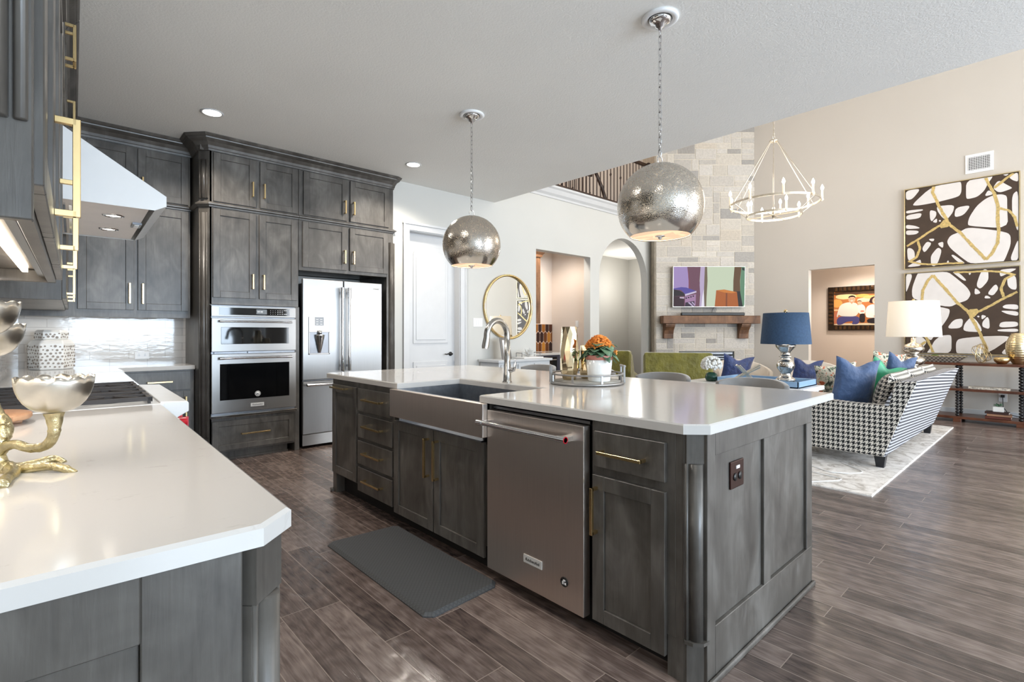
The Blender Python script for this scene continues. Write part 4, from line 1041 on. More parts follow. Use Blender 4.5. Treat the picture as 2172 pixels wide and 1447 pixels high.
# ------------------------------------------------------------------ left worktop things
RD = (math.cos(YAW), -math.sin(YAW))
BO = (-0.066, 1.735)
BX = T(BO[0], BO[1], 0.921) @ RZ(-YAW)      # x to the right, y away
K = 0.001153
def bp(u, v, dy=0.0):
    d = 1.2335 + dy
    return ((u - 1086) / 1076 * d + 1.2215, dy, 1.26 - (v - 706) / 1076 * d - 0.921)
bt = thing('branch_bowl_stand', 'three-tier stand of scalloped silver bowls on gold branches, left foreground', 'bowl stand', (BO[0], BO[1], 0.921), -YAW)
def organic(m, pts, rs, seg=10):
    # resample with wobble for a bark look
    P = [Vector(p) for p in pts]; out = []; rr = []
    for i in range(len(P) - 1):
        for k in range(6):
            t = k / 6; p0 = P[max(i - 1, 0)]; p1 = P[i]; p2 = P[i + 1]; p3 = P[min(i + 2, len(P) - 1)]
            q = 0.5 * ((2 * p1) + (p2 - p0) * t + (2 * p0 - 5 * p1 + 4 * p2 - p3) * t * t + (3 * p1 - p0 - 3 * p2 + p3) * t ** 3)
            out.append(q); rr.append(1.12 * (rs[i] + (rs[i + 1] - rs[i]) * t) * rnd.uniform(0.93, 1.07))
    out.append(P[-1]); rr.append(rs[-1])
    m.tube(out, rr, seg)
m = MB(BX)
organic(m, [bp(114, 876), bp(115, 905), bp(110, 930), bp(93, 947), bp(62, 951), bp(31, 943), bp(6, 950), bp(-8, 965)], [0.019, 0.012, 0.0105, 0.010, 0.0095, 0.010, 0.012, 0.016])
organic(m, [bp(-8, 940), bp(-6, 965), bp(0, 985), bp(15, 995)], [0.02, 0.014, 0.014, 0.018])
organic(m, [bp(5, 995), bp(41, 992, .03), bp(83, 981, .06), bp(114, 974, .09), bp(134, 985, .09)], [0.018, 0.011, 0.009, 0.009, 0.009])
organic(m, [bp(5, 997), bp(41, 996), bp(83, 991), bp(114, 990), bp(141, 996), bp(161, 1002)], [0.018, 0.012, 0.009, 0.009, 0.009, 0.004])
organic(m, [bp(20, 995), bp(28, 1003, -.03), bp(12, 1016, -.09), bp(4, 1028, -.13)], [0.015, 0.011, 0.010, 0.011])
organic(m, [bp(-5, 995), bp(-40, 992, .02), bp(-80, 996, .0), bp(-110, 1003)], [0.018, 0.012, 0.010, 0.005])
organic(m, [bp(-8, 950), bp(6, 920, .01), bp(8, 900, .02), bp(-12, 870, .02), bp(-40, 800, .03), bp(-42, 762, .03)], [0.014, 0.016, 0.014, 0.012, 0.012, 0.018])
organic(m, [bp(-10, 950), bp(-60, 900, -.02), bp(-90, 800, -.03), bp(-72, 715, -.04)], [0.014, 0.012, 0.012, 0.018])
m.build('branches', ANTQ, bt)
for cu, cv, dy, r, h in ((116, 806, 0.0, 0.074, 0.078), (-36, 694, 0.03, 0.076, 0.075), (-52, 646, -0.04, 0.076, 0.075)):
    c = bp(cu, cv, dy); prof = []
    for k in range(9):
        a = PI / 2 * k / 8; prof.append((r * math.sin(a) ** 0.75, -h * math.cos(a) ** 1.1))
    mm = MB(BX); v = []; f = []; seg = 72
    for i, (pr, pz) in enumerate(prof):
        for q in range(seg):
            a = 2 * PI * q / seg; sc = abs(math.sin(a * 6.5 + 0.4))
            v.append((c[0] + pr * math.cos(a), c[1] + pr * math.sin(a), c[2] + pz + (0.010 * (sc ** 0.6) * (i / 8) ** 3)))
    for i in range(8):
        for q in range(seg): f.append((i * seg + q, i * seg + (q + 1) % seg, (i + 1) * seg + (q + 1) % seg, (i + 1) * seg + q))
    mm.add(v, f, 0, True); mm.build('bowl', BOWLM, bt, solid=0.0035)
# wooden footed board and canister
fb = thing('footed_board', 'light wood footed board on the left worktop beside the bowls', 'board', (-0.27, 2.66, 0.921))
m = MB(T(-0.21, 2.66, 0.921)).lathe([(0, 0.018), (0.165, 0.018), (0.17, 0.024), (0.17, 0.036), (0.165, 0.04), (0, 0.04)], seg=40); m.build('board', BLOND, fb)
for k in range(4): MB(T(-0.21, 2.66, 0.921) @ RZ(k * PI / 2 + 0.15)).box(0.09, -0.03, 0, 0.14, 0.03, 0.02).build('foot', BLOND, fb, bevel=0.004)
wc = tag(MB(T(-0.245, 2.66, 0.9612)).lathe([(0, 0), (0.085, 0), (0.10, 0.015), (0.108, 0.06), (0.105, 0.10), (0.098, 0.118), (0.09, 0.118), (0.085, 0.10), (0, 0.02)], seg=36).build('wooden_bowl', ACAC, at=T(-0.245, 2.66, 0.9612)), 'dark acacia wood bowl standing on the light footed board', 'bowl')
GM = I4.copy()
# ------------------------------------------------------------------ ceiling lights
def downlight(x, y, label, P=125):
    t = thing('recessed_light', label, 'light', (x, y, CZ), group=None)
    MB(T(x, y, CZ) @ RX(PI)).lathe([(0.085, 0), (0.09, 0.003), (0.078, 0.008), (0.070, 0.004)], seg=32, cap=False).build('trim_ring', TRIM, t)
    MB(T(x, y, CZ) @ RX(PI)).lathe([(0.0, 0.004), (0.071, 0.004)], seg=32).build('lens', LEDW, t)
    spot('recessed_light_lamp', (x, y, CZ - 0.03), P, (1, 0.92, 0.82), 2.5, 0.08)
downlight(1.045, 4.95, 'recessed ceiling light above the gap between range wall and tower')
downlight(3.035, 4.95, 'recessed ceiling light right of the refrigerator cabinet')
downlight(1.05, 2.75, 'recessed ceiling light above the aisle between range and island', 80)
downlight(1.05, 0.7, 'recessed ceiling light above the near end of the kitchen aisle', 24)
def chain(m, x, y, z0, z1, L=0.05, r=0.0028, wd=0.010):
    n = int((z1 - z0) / (L * 0.72)); st = (z1 - z0) / n
    for i in range(n):
        zc = z0 + st * (i + 0.5); pts = []
        for k in range(10):
            a = 2 * PI * k / 10; px = wd * math.cos(a); pz = L / 2 * (1 if math.sin(a) > 0 else -1) * abs(math.sin(a)) ** 0.6
            pts.append((x + px, y, zc + pz) if i % 2 else (x, y + px, zc + pz))
        m.tube(pts, r, 5, closed=True)
def pendant(x, y, label):
    t = thing('pendant_light', label, 'pendant light', (x, y, 2.02))
    X = T(x, y, 2.02); R = 0.252
    cn = MB(T(x, y, CZ) @ RX(PI)).lathe([(0.105, 0), (0.11, 0.008), (0.10, 0.018), (0.078, 0.016), (0.072, 0.01)], seg=40, cap=False).build('ceiling_ring', WHITEP, t)
    MB(T(x, y, CZ) @ RX(PI)).lathe([(0.068, 0.008), (0.066, 0.02), (0.052, 0.035), (0.03, 0.045), (0.025, 0.06), (0.012, 0.065), (0.01, 0.08), (0, 0.082)], seg=32).build('canopy', CHROME, cn)
    m = MB(); chain(m, x, y, 2.32, CZ - 0.075); m.tube([(x + 0.008, y, 2.32), (x + 0.016, y, 2.6), (x - 0.008, y, 2.85), (x + 0.01, y, CZ - 0.07)], 0.0018, 5)
    m.build('chain', CHROME, t)
    m = MB().torus((x, y, 2.295), 0.026, 0.0028, 24, 6, ax='y').lathe([(0.0, 0.002), (0.014, 0.002), (0.018, -0.006), (0.03, -0.012)], (x, y, 2.27), 20); m.build('top_ring', CHROME, t)
    prof = []
    for k in range(29):
        a = PI * 0.02 + (PI * 0.755 - PI * 0.02) * k / 28; prof.append((R * math.sin(a), R * math.cos(a)))
    v = []; f = []; seg = 72
    m = MB(X); m.lathe(prof, seg=seg, cap=False)
    m.build('shade', MERC, t)
    pr2 = [(r * 0.985, z * 0.985) for r, z in prof]
    m = MB(X); m.lathe(pr2, seg=48, cap=False)
    sh = m.build('inner_liner', LINER, t)
    zb = R * math.cos(PI * 0.755); rb = R * math.sin(PI * 0.755)
    MB(X).lathe([(0.0, zb + 0.004), (rb * 0.985, zb + 0.004)], seg=48).build('diffuser', DIFF, t)
    MB(X).lathe([(0.03, zb + 0.003), (0.03, zb - 0.002), (0.012, zb - 0.006), (0.012, zb - 0.012), (0.006, zb - 0.02), (0.0, zb - 0.022)], seg=20).build('finial', CHROME, t)
    point('pendant_bulb', (x, y, 2.03), 34, (1, 0.82, 0.62), 0.05)
    spot('pendant_glow', (x, y, 1.80), 7, (1, 0.86, 0.70), 2.3, 0.12)
LINER = plain('warm_white_liner', (250, 232, 208), 0.6, namt=0.02)
pendant(2.712, 1.644, 'near globe pendant of pierced nickel hanging over the island')
pendant(2.712, 3.475, 'far globe pendant of pierced nickel hanging over the island by the door')
# chandelier
CHX, CHY = 7.39, 2.72
ch = thing('chandelier', 'two-ring silver candle chandelier in the tall sitting room', 'chandelier', (CHX, CHY, 3.04))
SIL = plain('silver_leaf', (214, 206, 192), 0.3, 0.9, nscale=20, namt=0.1)
CAND = plain('candle_sleeve', (238, 228, 210), 0.5, namt=0.02, emit=lin((255, 230, 200)), es=0.25)
def flatring(R, z, name):
    m = MB(T(CHX, CHY, z)); m.lathe([(R - 0.004, -0.014), (R + 0.004, -0.014), (R + 0.004, 0.014), (R - 0.004, 0.014), (R - 0.004, -0.014)], seg=64, smooth=False)
    return m.build(name, SIL, ch)
flatring(0.56, 3.04, 'outer_ring'); flatring(0.345, 2.88, 'inner_ring')
m = MB().torus((CHX, CHY, 3.905), 0.045, 0.012, 24, 8).lathe([(0.0, -0.03), (0.02, -0.02), (0.025, 0.02), (0.0, 0.03)], (CHX, CHY, 3.905), 16).torus((CHX, CHY, 3.96), 0.035, 0.005, 20, 6, ax='y'); m.build('hub', SIL, ch)
for k in range(6):
    a = k * PI / 3 + 0.35
    MB().tube([(CHX + 0.045 * math.cos(a), CHY + 0.045 * math.sin(a), 3.9), (CHX + 0.56 * math.cos(a), CHY + 0.56 * math.sin(a), 3.05)], 0.006, 8).build('rod', SIL, ch)
m = MB().box(CHX - 0.345, CHY - 0.006, 2.874, CHX + 0.345, CHY + 0.006, 2.886).box(CHX - 0.006, CHY - 0.345, 2.874, CHX + 0.006, CHY + 0.345, 2.886)
m.lathe([(0.02, -0.03), (0.02, 0.10), (0.012, 0.11), (0.0, 0.11)], (CHX, CHY, 2.88), 14); m.build('cross_bar', SIL, ch)
for k in range(6):
    a = k * PI / 3 + 0.35
    MB().tube([(CHX + 0.345 * math.cos(a), CHY + 0.345 * math.sin(a), 2.88), (CHX + 0.556 * math.cos(a), CHY + 0.556 * math.sin(a), 3.04)], 0.005, 6).build('brace', SIL, ch)
m = MB(); chain(m, CHX, CHY, 3.99, GZ, 0.05, 0.003, 0.011); m.build('chain', SIL, ch)
for (R, z, n, off) in ((0.575, 3.03, 9, 0.2), (0.345, 2.87, 4, 0.8)):
    for k in range(n):
        a = off + 2 * PI * k / n; x, y = CHX + R * math.cos(a), CHY + R * math.sin(a)
        c_ = MB(T(x, y, z)).lathe([(0.0, -0.02), (0.018, 0.0), (0.02, 0.01), (0.0135, 0.012), (0.0125, 0.125), (0.0, 0.125)], seg=12).build('candle', CAND, ch)
        MB(T(x, y, z + 0.125)).lathe([(0.008, 0), (0.019, 0.022), (0.018, 0.042), (0.006, 0.07), (0, 0.08)], seg=10).build('bulb', BULB, c_)
point('chandelier_glow', (CHX, CHY, 3.2), 60, (1, 0.86, 0.7), 0.4)
# ------------------------------------------------------------------ fireplace wall (set diagonally across the corner)
FW = RZ(-YAW)                                # x along the stone face, y away
D0 = 9.83
fp = thing('fireplace', 'tall pale limestone chimney breast across the room corner with dark firebox', 'fireplace', (3.75, D0 + 0.3, 0), frame=FW)
rs = random.Random(11)
X0, X1 = 2.79, 4.72
fbx0, fbx1, fbz = 3.235, 4.31, 0.90
MB(FW).box(X0, D0 + 0.005, fbz, X1, D0 + 0.5, GZ - 0.02).box(X0, D0 + 0.005, 0, fbx0, D0 + 0.5, fbz).box(fbx1, D0 + 0.005, 0, X1, D0 + 0.5, fbz).build('mortar_backing', plain('pale_mortar', (214, 206, 192), 0.95, namt=0.05, bumpamt=0.4, bscale=120), fp)
m = MB(FW); U = 0.105; z = 0.0
pal = [(222, 214, 202), (216, 208, 196), (224, 217, 207), (213, 205, 194), (218, 207, 192), (222, 215, 206), (217, 211, 203), (214, 207, 198), (220, 212, 200), (218, 210, 199), (182, 177, 171), (176, 172, 167), (204, 198, 190)]
rows = int(GZ / U)
occ = [[False] * 40 for _ in range(rows + 4)]; CW = (X1 - X0) / 28
for r in range(rows):
    c = 0
    while c < 28:
        if occ[r][c]: c += 1; continue
        wmax = 1
        while c + wmax < 28 and not occ[r][c + wmax] and wmax < 9: wmax += 1
        hh = rs.choice([1, 1, 2, 2, 2]); ww = rs.choice([3, 4, 5, 6, 7, 8] if hh > 1 else [3, 4, 5, 6]); ww = min(ww, wmax)
        if wmax - ww == 1: ww = wmax if wmax <= 8 else ww - 1
        for rr in range(hh):
            for cc in range(ww): occ[min(r + rr, rows + 3)][c + cc] = True
        x0 = X0 + c * CW; x1 = x0 + ww * CW; z0 = r * U; z1 = min((r + hh) * U, GZ - 0.03)
        g = 0.006; parts = [(x0, x1, z0, z1)]
        if z0 < fbz and x1 > fbx0 and x0 < fbx1:
            parts = []
            if x0 < fbx0 - 0.03: parts.append((x0, fbx0, z0, z1))
            if x1 > fbx1 + 0.03: parts.append((fbx1, x1, z0, z1))
            if z1 > fbz + 0.03: parts.append((max(x0, fbx0), min(x1, fbx1), fbz, z1))
        col = lin(rs.choice(pal)); k_ = rs.uniform(0.80, 0.92); col = tuple(q * k_ for q in col)
        for (a, b, e, f_) in parts:
            if b - a > 0.03 and f_ - e > 0.03:
                dd_ = rs.uniform(0.0, 0.005); m.box(a + g, D0 - dd_, e + g, b - g, D0 + 0.02, f_ - g, col=col)
        c += ww
m.build('stonework', STONE, fp, bevel=0.004, bseg=2)
sd = MB(FW).box(X0 - 0.02, D0 + 0.02, 0, X0, D0 + 0.9, GZ - 0.02); sd.build('side_return', plain('limestone_side', (176, 166, 150), 0.9, nscale=14, namt=0.15), fp)
fbm = MB(FW).box(fbx0, D0 + 0.42, 0, fbx1, D0 + 0.46, fbz).box(fbx0, D0 + 0.02, 0, fbx0 + 0.02, D0 + 0.44, fbz).box(fbx1 - 0.02, D0 + 0.02, 0, fbx1, D0 + 0.44, fbz).box(fbx0, D0 + 0.02, fbz - 0.02, fbx1, D0 + 0.44, fbz).build('firebox', BLACK, fp)
m = MB(FW).box(fbx0, D0 + 0.03, 0.84, fbx1, D0 + 0.05, 0.89)
for k in range(3): m.box(fbx0 + 0.02, D0 + 0.025, 0.70 + k * 0.045, fbx1 - 0.02, D0 + 0.045, 0.725 + k * 0.045)
m.build('louvre', STEELD, fp)
MB(FW).box(fbx0 + 0.02, D0 + 0.06, 0.12, fbx1 - 0.02, D0 + 0.07, 0.68).build('glass_front', BLACKG, fp)
# mantel
mt = thing('mantel_shelf', 'rustic oak mantel beam on two carved corbels under the television', 'shelf', (3.8, D0 - 0.12, 1.5), frame=FW)
MB(FW).box(2.86, 9.59, 1.435, 4.70, D0 - 0.013, 1.585).build('beam', MANT, mt, bevel=0.008)
for cx_ in (3.01, 4.45):
    pr = [(9.62, 1.434), (D0 - 0.013, 1.434), (D0 - 0.013, 1.15), (9.74, 1.15), (9.735, 1.24), (9.71, 1.31), (9.66, 1.36), (9.64, 1.375), (9.64, 1.39), (9.62, 1.395)]
    MB(FW).prism(pr, 'x', cx_ - 0.09, cx_ + 0.09).build('corbel', MANT, mt, bevel=0.005)
tag(MB(FW).box(3.215, 9.62, 1.586, 4.42, 9.69, 1.645).build('soundbar', BLACK, bevel=0.012, at=FW @ T(3.8, 9.65, 1.59)), 'long black soundbar lying on the oak mantel', 'soundbar')
# television: room reflection in the glass painted as a glowing picture
tv = thing('television', 'flat television above the mantel with a painted reflection of a purple grill and an orange lampshade', 'television', (3.815, 9.78, 2.14), frame=FW)
TVX = FW @ T(3.775, 9.72, 2.143) @ RX(0.03)
MB(TVX).box(-0.695, 0.0, -0.395, 0.695, 0.05, 0.395).build('housing', plain('silver_bezel', (176, 172, 164), 0.35, 0.6), tv, bevel=0.004)
def chaikin(p, n=2):
    for _ in range(n):
        q = []
        for i in range(len(p)):
            a, b = p[i], p[(i + 1) % len(p)]
            q += [(a[0] * 0.8 + b[0] * 0.2, a[1] * 0.8 + b[1] * 0.2), (a[0] * 0.2 + b[0] * 0.8, a[1] * 0.2 + b[1] * 0.8)]
        p = q
    return p
def flatart(X, W, H, items, eps=0.0004, soft=False):
    """flat printed picture: polygons in 0..1 coordinates, layered in order"""
    m = MB(X)
    for i, (poly, col) in enumerate(items):
        y = -eps * (i + 1) * (1 if i < 3 else 0.6)
        if soft and 3 < len(poly) < 14 and i > 0: poly = [(min(max(a, 0), 1), min(max(b, 0), 1)) for a, b in chaikin(poly, 2)]
        v = [((p[0] - 0.5) * W, y, (p[1] - 0.5) * H) for p in poly]
        m.add(v, [list(range(len(v)))], col=lin(col))
    return m
def R4(x0, y0, x1, y1): return [(x0, y0), (x1, y0), (x1, y1), (x0, y1)]
def tvp(pts): return [((x - 105) / 1815, 1 - (y - 150) / 990) for x, y in pts]
items = [(R4(0, 0, 1, 1), (205, 218, 190)),
 (tvp([(105, 150), (790, 150), (770, 500), (790, 800), (770, 1140), (105, 1140)]), (110, 66, 86)),
 (tvp([(105, 150), (450, 150), (470, 300), (490, 500), (490, 700), (105, 700)]), (166, 142, 196)),
 (tvp([(105, 150), (300, 150), (300, 190), (105, 200)]), (66, 56, 96)),
 (tvp([(450, 150), (490, 300), (530, 700), (490, 690), (470, 300)]), (128, 60, 84)),
 (tvp([(105, 690), (300, 655), (430, 665), (680, 750), (400, 830), (300, 730), (105, 715)]), (84, 70, 160)),
 (tvp([(105, 715), (250, 740), (370, 800), (400, 880), (105, 880)]), (26, 6, 20)),
 (tvp([(105, 880), (380, 900), (380, 1140), (105, 1140)]), (48, 6, 26)),
 (tvp([(400, 830), (690, 750), (690, 790), (400, 880)]), (208, 196, 222)),
 (tvp([(400, 890), (680, 830), (670, 1100), (640, 1140), (400, 1140)]), (168, 128, 168)),
 (tvp([(265, 900), (380, 900), (380, 945), (265, 935)]), (190, 170, 190)),
 (tvp([(410, 1040), (640, 1000), (650, 1140), (400, 1140)]), (46, 26, 50)),
 (tvp([(470, 1040), (520, 1030), (640, 1140), (590, 1140)]), (190, 170, 205)), (tvp([(560, 1030), (600, 1025), (660, 1100), (655, 1130)]), (190, 170, 205)),
 (tvp([(790, 150), (900, 150), (890, 500), (890, 800), (900, 1140), (770, 1140), (790, 900), (770, 600)]), (190, 172, 206)),
 (tvp([(840, 900), (880, 700), (890, 1140), (820, 1140)]), (240, 236, 248)),
 (tvp([(900, 150), (955, 150), (970, 500), (950, 900), (945, 1140), (900, 1140), (880, 800), (890, 400)]), (112, 96, 72)),
 (tvp([(1655, 155), (1835, 155), (1800, 500), (1810, 780), (1880, 1140), (1700, 1140), (1630, 750), (1630, 500)]), (98, 66, 26)),
 (tvp([(1720, 760), (1810, 760), (1900, 1140), (1760, 1140)]), (22, 14, 14)),
 (tvp([(1835, 155), (1920, 155), (1920, 1100), (1880, 1140), (1810, 780), (1805, 500)]), (96, 140, 108)),
 (tvp([(1850, 165), (1915, 190), (1915, 250), (1850, 230)]), (14, 34, 30)),
 (tvp([(1195, 735), (1400, 715), (1725, 780), (1770, 1140), (1160, 1140)]), (178, 92, 14)),
 (tvp([(1205, 740), (1400, 720), (1720, 780), (1600, 808), (1400, 790)]), (214, 128, 40)),
 (tvp([(1440, 800), (1480, 805), (1480, 1140), (1440, 1140)]), (130, 62, 10))]
for k, (x, y) in enumerate(((430, 930), (490, 915), (550, 900), (610, 880))): items.append((tvp([(x - 18, y - 15), (x + 18, y - 18), (x + 18, y + 15), (x - 18, y + 18)]), (30, 16, 34)))
flatart(TVX @ T(0, -0.001, 0), 1.36, 0.76, items).build('screen', SCREEN, tv)
MB().tube([(FW @ Vector((3.9, 9.79, 1.75))), (FW @ Vector((3.87, 9.80, 1.70))), (FW @ Vector((3.86, 9.80, 1.646)))], 0.004, 5).build('cable', BLACK, tv)
# ------------------------------------------------------------------ loft railing
def rail(name, label, xa, xb, y, zf, h, n, post=None):
    t = thing(name, label, 'railing', ((xa + xb) / 2, y, zf))
    MB().box(xa, y - 0.03, zf + h - 0.06, xb, y + 0.03, zf + h).build('handrail', RAILW, t, bevel=0.01)
    MB().box(xa, y - 0.03, zf, xb, y + 0.03, zf + 0.03).build('base_rail', RAILW, t)
    for i in range(n):
        x = xa + (xb - xa) * (i + 0.5) / n
        m = MB().box(x - 0.007, y - 0.007, zf + 0.03, x + 0.007, y + 0.007, zf + h - 0.06)
        if i % 8 in (3, 6):
            for q in range(4):
                a = q * PI / 2; m.tube([(x, y, zf + 0.50), (x + 0.022 * math.cos(a), y + 0.022 * math.sin(a), zf + 0.545), (x, y, zf + 0.59)], 0.004, 5)
        if i % 8 in (0, 3, 6): m.tube([(x, y, zf + 0.2), (x, y, zf + 0.4)], 0.010, 6)
        m.build('baluster', RAILW, t)
    return t
r1 = rail('loft_railing', 'dark iron and wood railing along the loft edge over the arch', 4.85, 8.93, YW + 0.06, 3.63, 1.0, 40)
MB().ball((8.90, YW + 0.06, 4.62), 0.055, 14, 10).build('end_ball', RAILW, r1)
r2 = rail('stair_railing', 'second dark railing with newel post and sloping handrail behind the loft edge', 6.2, 8.4, 6.7, 3.63, 0.95, 20)
MB().box(6.72, 6.64, 3.63, 6.84, 6.76, 4.55).lathe([(0.05, 4.55), (0.035, 4.58), (0.055, 4.62), (0.055, 4.66), (0.02, 4.70), (0, 4.71)], (6.78, 6.70, 0), 16).build('newel_post', RAILW, r2, bevel=0.006)
MB().tube([(8.0, 6.45, 4.62), (8.15, 6.4, 4.5), (8.3, 6.35, 4.2), (8.5, 6.3, 3.64)], 0.035, 8).build('sloping_handrail', RAILW, r2)
# ------------------------------------------------------------------ pantry glimpsed through the square opening
pc = thing('pantry_upper_cabinet', 'dark brown wall cabinet edge inside the square doorway', 'cabinet', (6.3, 6.45, 1.5))
MB().box(5.4, 6.30, 1.42, 6.46, 6.615, 2.60).sweep([(5.4, 6.30), (6.46, 6.30), (6.46, 6.6)], [(0, -0.08), (0.02, -0.08), (0.03, -0.04), (0.06, 0), (0, 0)], 2.68).build('body', MANT, pc)
pb = thing('pantry_base_cabinet', 'dark base cabinet with white top inside the square doorway', 'cabinet', (6.4, 6.3, 0))
MB().box(5.4, 6.07, 0.0, 7.09, 6.61, 0.87).build('body', plain('navy_grey_cabinet', (58, 58, 72), 0.5), pb, bevel=0.003)
MB().box(5.4, 6.03, 0.87, 7.095, 6.615, 0.91).build('top', QUARTZ, pb, bevel=0.004)
MB().box(6.1, 6.045, 0.1, 6.62, 6.07, 0.84).build('wine_cooler_door', BLACKG, pb, bevel=0.003)
MB().tube([(6.15, 6.02, 0.79), (6.57, 6.02, 0.79)], 0.01, 8).build('cooler_handle', CHROME, pb)
# amber elongated hexagon tiles
m = MB(); hp_ = [(0, 0.108), (0.042, 0.068), (0.042, -0.068), (0, -0.108), (-0.042, -0.068), (-0.042, 0.068)]
amb = [(70, 34, 18), (96, 52, 20), (140, 84, 26), (52, 22, 16), (116, 66, 22), (176, 116, 40), (44, 20, 18)]
m.box(5.4, 6.612, 0.91, 7.10, 6.62, 1.42, col=lin((226, 196, 172)))
for r in range(3):
    for c in range(19):
        cx_ = 5.42 + c * 0.096 + (0.048 if r % 2 else 0); cz_ = 0.985 + r * 0.19
        pl = [(min(cx_ + x, 7.095), min(max(cz_ + z, 0.915), 1.418)) for x, z in hp_]
        m.prism(pl, 'y', 6.606, 6.613, col=lin(rs.choice(amb)))
tag(m.build('hexagon_tile_splashback', vcol('amber_glass_tile', 0.12), at=T(6.5, 6.6, 0.91)), 'amber elongated hexagon tile splashback inside the square doorway', 'tiles')
sw2 = tag(MB().box(7.094, 5.96, 1.36, 7.10, 6.03, 1.48).build('light_switch', WHITEP, bevel=0.002, at=T(7.1, 6.0, 1.42)), 'single white light switch inside the square doorway', 'switch')
MB().box(7.090, 5.978, 1.385, 7.095, 6.012, 1.455).build('rocker', WHITEP, sw2)
sw = tag(MB().box(4.395, YW - 0.007, 1.345, 4.56, YW, 1.465).build('light_switch', WHITEP, bevel=0.002, at=T(4.48, 5.6, 1.4)), 'four-gang white light switch plate left of the round mirror', 'switch')
for k in range(4): MB().box(4.408 + k * 0.038, YW - 0.011, 1.37, 4.434 + k * 0.038, YW - 0.006, 1.44).build('rocker', WHITEP, sw)
# mirror
mr = thing('round_mirror', 'round brass framed mirror on the pale entry wall', 'mirror', (5.05, YW, 1.64))
MX = T(5.05, YW, 1.642) @ RX(PI / 2)
MB(MX).lathe([(0.0, 0.012), (0.455, 0.012), (0.455, 0.0)], seg=64, smooth=False).build('glass', MIRROR, mr)
MB(MX).lathe([(0.452, 0.0), (0.452, 0.035), (0.462, 0.045), (0.478, 0.045), (0.482, 0.04), (0.482, 0.0), (0.452, 0.0)], seg=72).build('frame', BRASS, mr)
m = MB(MX)
for k in range(36):
    a = 2 * PI * k / 36; m.ball((0.4835 * math.cos(a), 0.4835 * math.sin(a), 0.02), 0.004, 6, 4)
m.build('studs', BRASS, mr)
# console under the mirror
cn = thing('console_cabinet', 'pale grey painted console cabinet under the round mirror', 'cabinet', (5.03, 5.35, 0))
MB().box(4.50, 5.17, 0.0, 5.50, 5.575, 0.852).build('body', GREYC, cn, bevel=0.004)
MB().box(4.47, 5.14, 0.852, 5.53, 5.58, 0.887).build('top', GREYC, cn, bevel=0.006)
for k in range(3):
    dd = MB().box(4.53 + k * 0.32, 5.155, 0.63, 4.83 + k * 0.32, 5.17, 0.82).build('drawer', GREYC, cn, bevel=0.004)
    MB().ball((4.68 + k * 0.32, 5.14, 0.725), 0.012, 10, 8).build('knob', BLACK, dd)
    MB().box(4.53 + k * 0.32, 5.158, 0.06, 4.83 + k * 0.32, 5.17, 0.58).build('door', GREYC, cn, bevel=0.004)
pf_ = thing('picture_frame', 'grey photo frame leaning on the console, partly behind the tap', 'picture frame', (4.80, 5.38, 0.888))
PXF = T(4.80, 5.33, 0.889) @ RZ(0.25) @ RX(-0.16)
MB(PXF).box(-0.115, 0, 0, 0.115, 0.018, 0.31).build('frame', GALV, pf_, bevel=0.003)
MB(PXF).box(-0.078, -0.003, 0.04, 0.078, 0.001, 0.27).build('print', plain('pale_print', (226, 226, 226), 0.5), pf_)
MB(PXF).box(-0.02, 0.018, 0.0, 0.02, 0.022, 0.22).build('easel_back', BLACK, pf_)
pt = thing('serving_tray', 'small pale tray with two wire handles on the console', 'tray', (5.22, 5.33, 0.888))
MB().box(5.02, 5.22, 0.889, 5.42, 5.46, 0.907).build('tray_body', WHITEL, pt, bevel=0.004)
for x in (5.035, 5.405): MB().tube([(x, 5.28, 0.90), (x, 5.28, 0.967), (x, 5.40, 0.967), (x, 5.40, 0.90)], 0.005, 6).build('handle', STEELD, pt)
ar_ = thing('coral_ornament', 'white carved feathery ornament on the small console tray', 'ornament', (5.22, 5.34, 0.908))
m = MB()
for k in range(60):
    a = rnd.uniform(0, 2 * PI); e = rnd.uniform(0.15, 1.5); L = rnd.uniform(0.09, 0.15)
    d = Vector((math.cos(a) * math.cos(e), math.sin(a) * math.cos(e), math.sin(e)))
    c = Vector((5.22, 5.34, 0.917)); m.tube([c, c + d * L * 0.6, c + d * L + Vector((0, 0, -0.01))], [0.009, 0.007, 0.002], 6)
m.build('fronds', STONEW, ar_)
# ------------------------------------------------------------------ bar stools
def stool():
    t = thing('bar_stool', 'x', 'bar stool', (0, 0, 0), group='grey low-backed stools along the island')
    MB().box(-0.20, -0.21, 0.60, 0.19, 0.21, 0.67).build('seat', GREYF, t, bevel=0.025, bseg=3)
    m = MB(); v = []; f = []; n = 14
    for i in range(n + 1):
        a = -1.05 + 2.1 * i / n; R = 0.235
        x = R * math.cos(a) - 0.03; y = R * math.sin(a) * 1.02; top = 0.955 - 0.03 * (abs(a) / 1.05) ** 3
        for (dr, z) in ((0, 0.66), (-0.012, 0.80), (0, top), (0.035, top), (0.03, 0.80), (0.03, 0.66)):
            q = 1 + dr / R; v.append((x * q, y * q, z))
    for i in range(n):
        for k in range(6): f.append((i * 6 + k, i * 6 + (k + 1) % 6, (i + 1) * 6 + (k + 1) % 6, (i + 1) * 6 + k))
    f.append(tuple(range(6))); f.append(tuple(n * 6 + k for k in range(6))[::-1])
    m.add(v, f, 0, True); m.build('backrest', GREYF, t, bevel=0.006)
    for sx in (-1, 1):
        for sy in (-1, 1): MB().tube([(sx * 0.16, sy * 0.17, 0.60), (sx * 0.20, sy * 0.20, 0.0)], [0.018, 0.013], 8).build('leg', RAILW, t)
    MB().tube([(-0.19, -0.19, 0.22), (0.19, -0.19, 0.22), (0.19, 0.19, 0.22), (-0.19, 0.19, 0.22)], 0.009, 6, closed=True).build('footrest', STEELD, t)
    return t
st0 = stool()
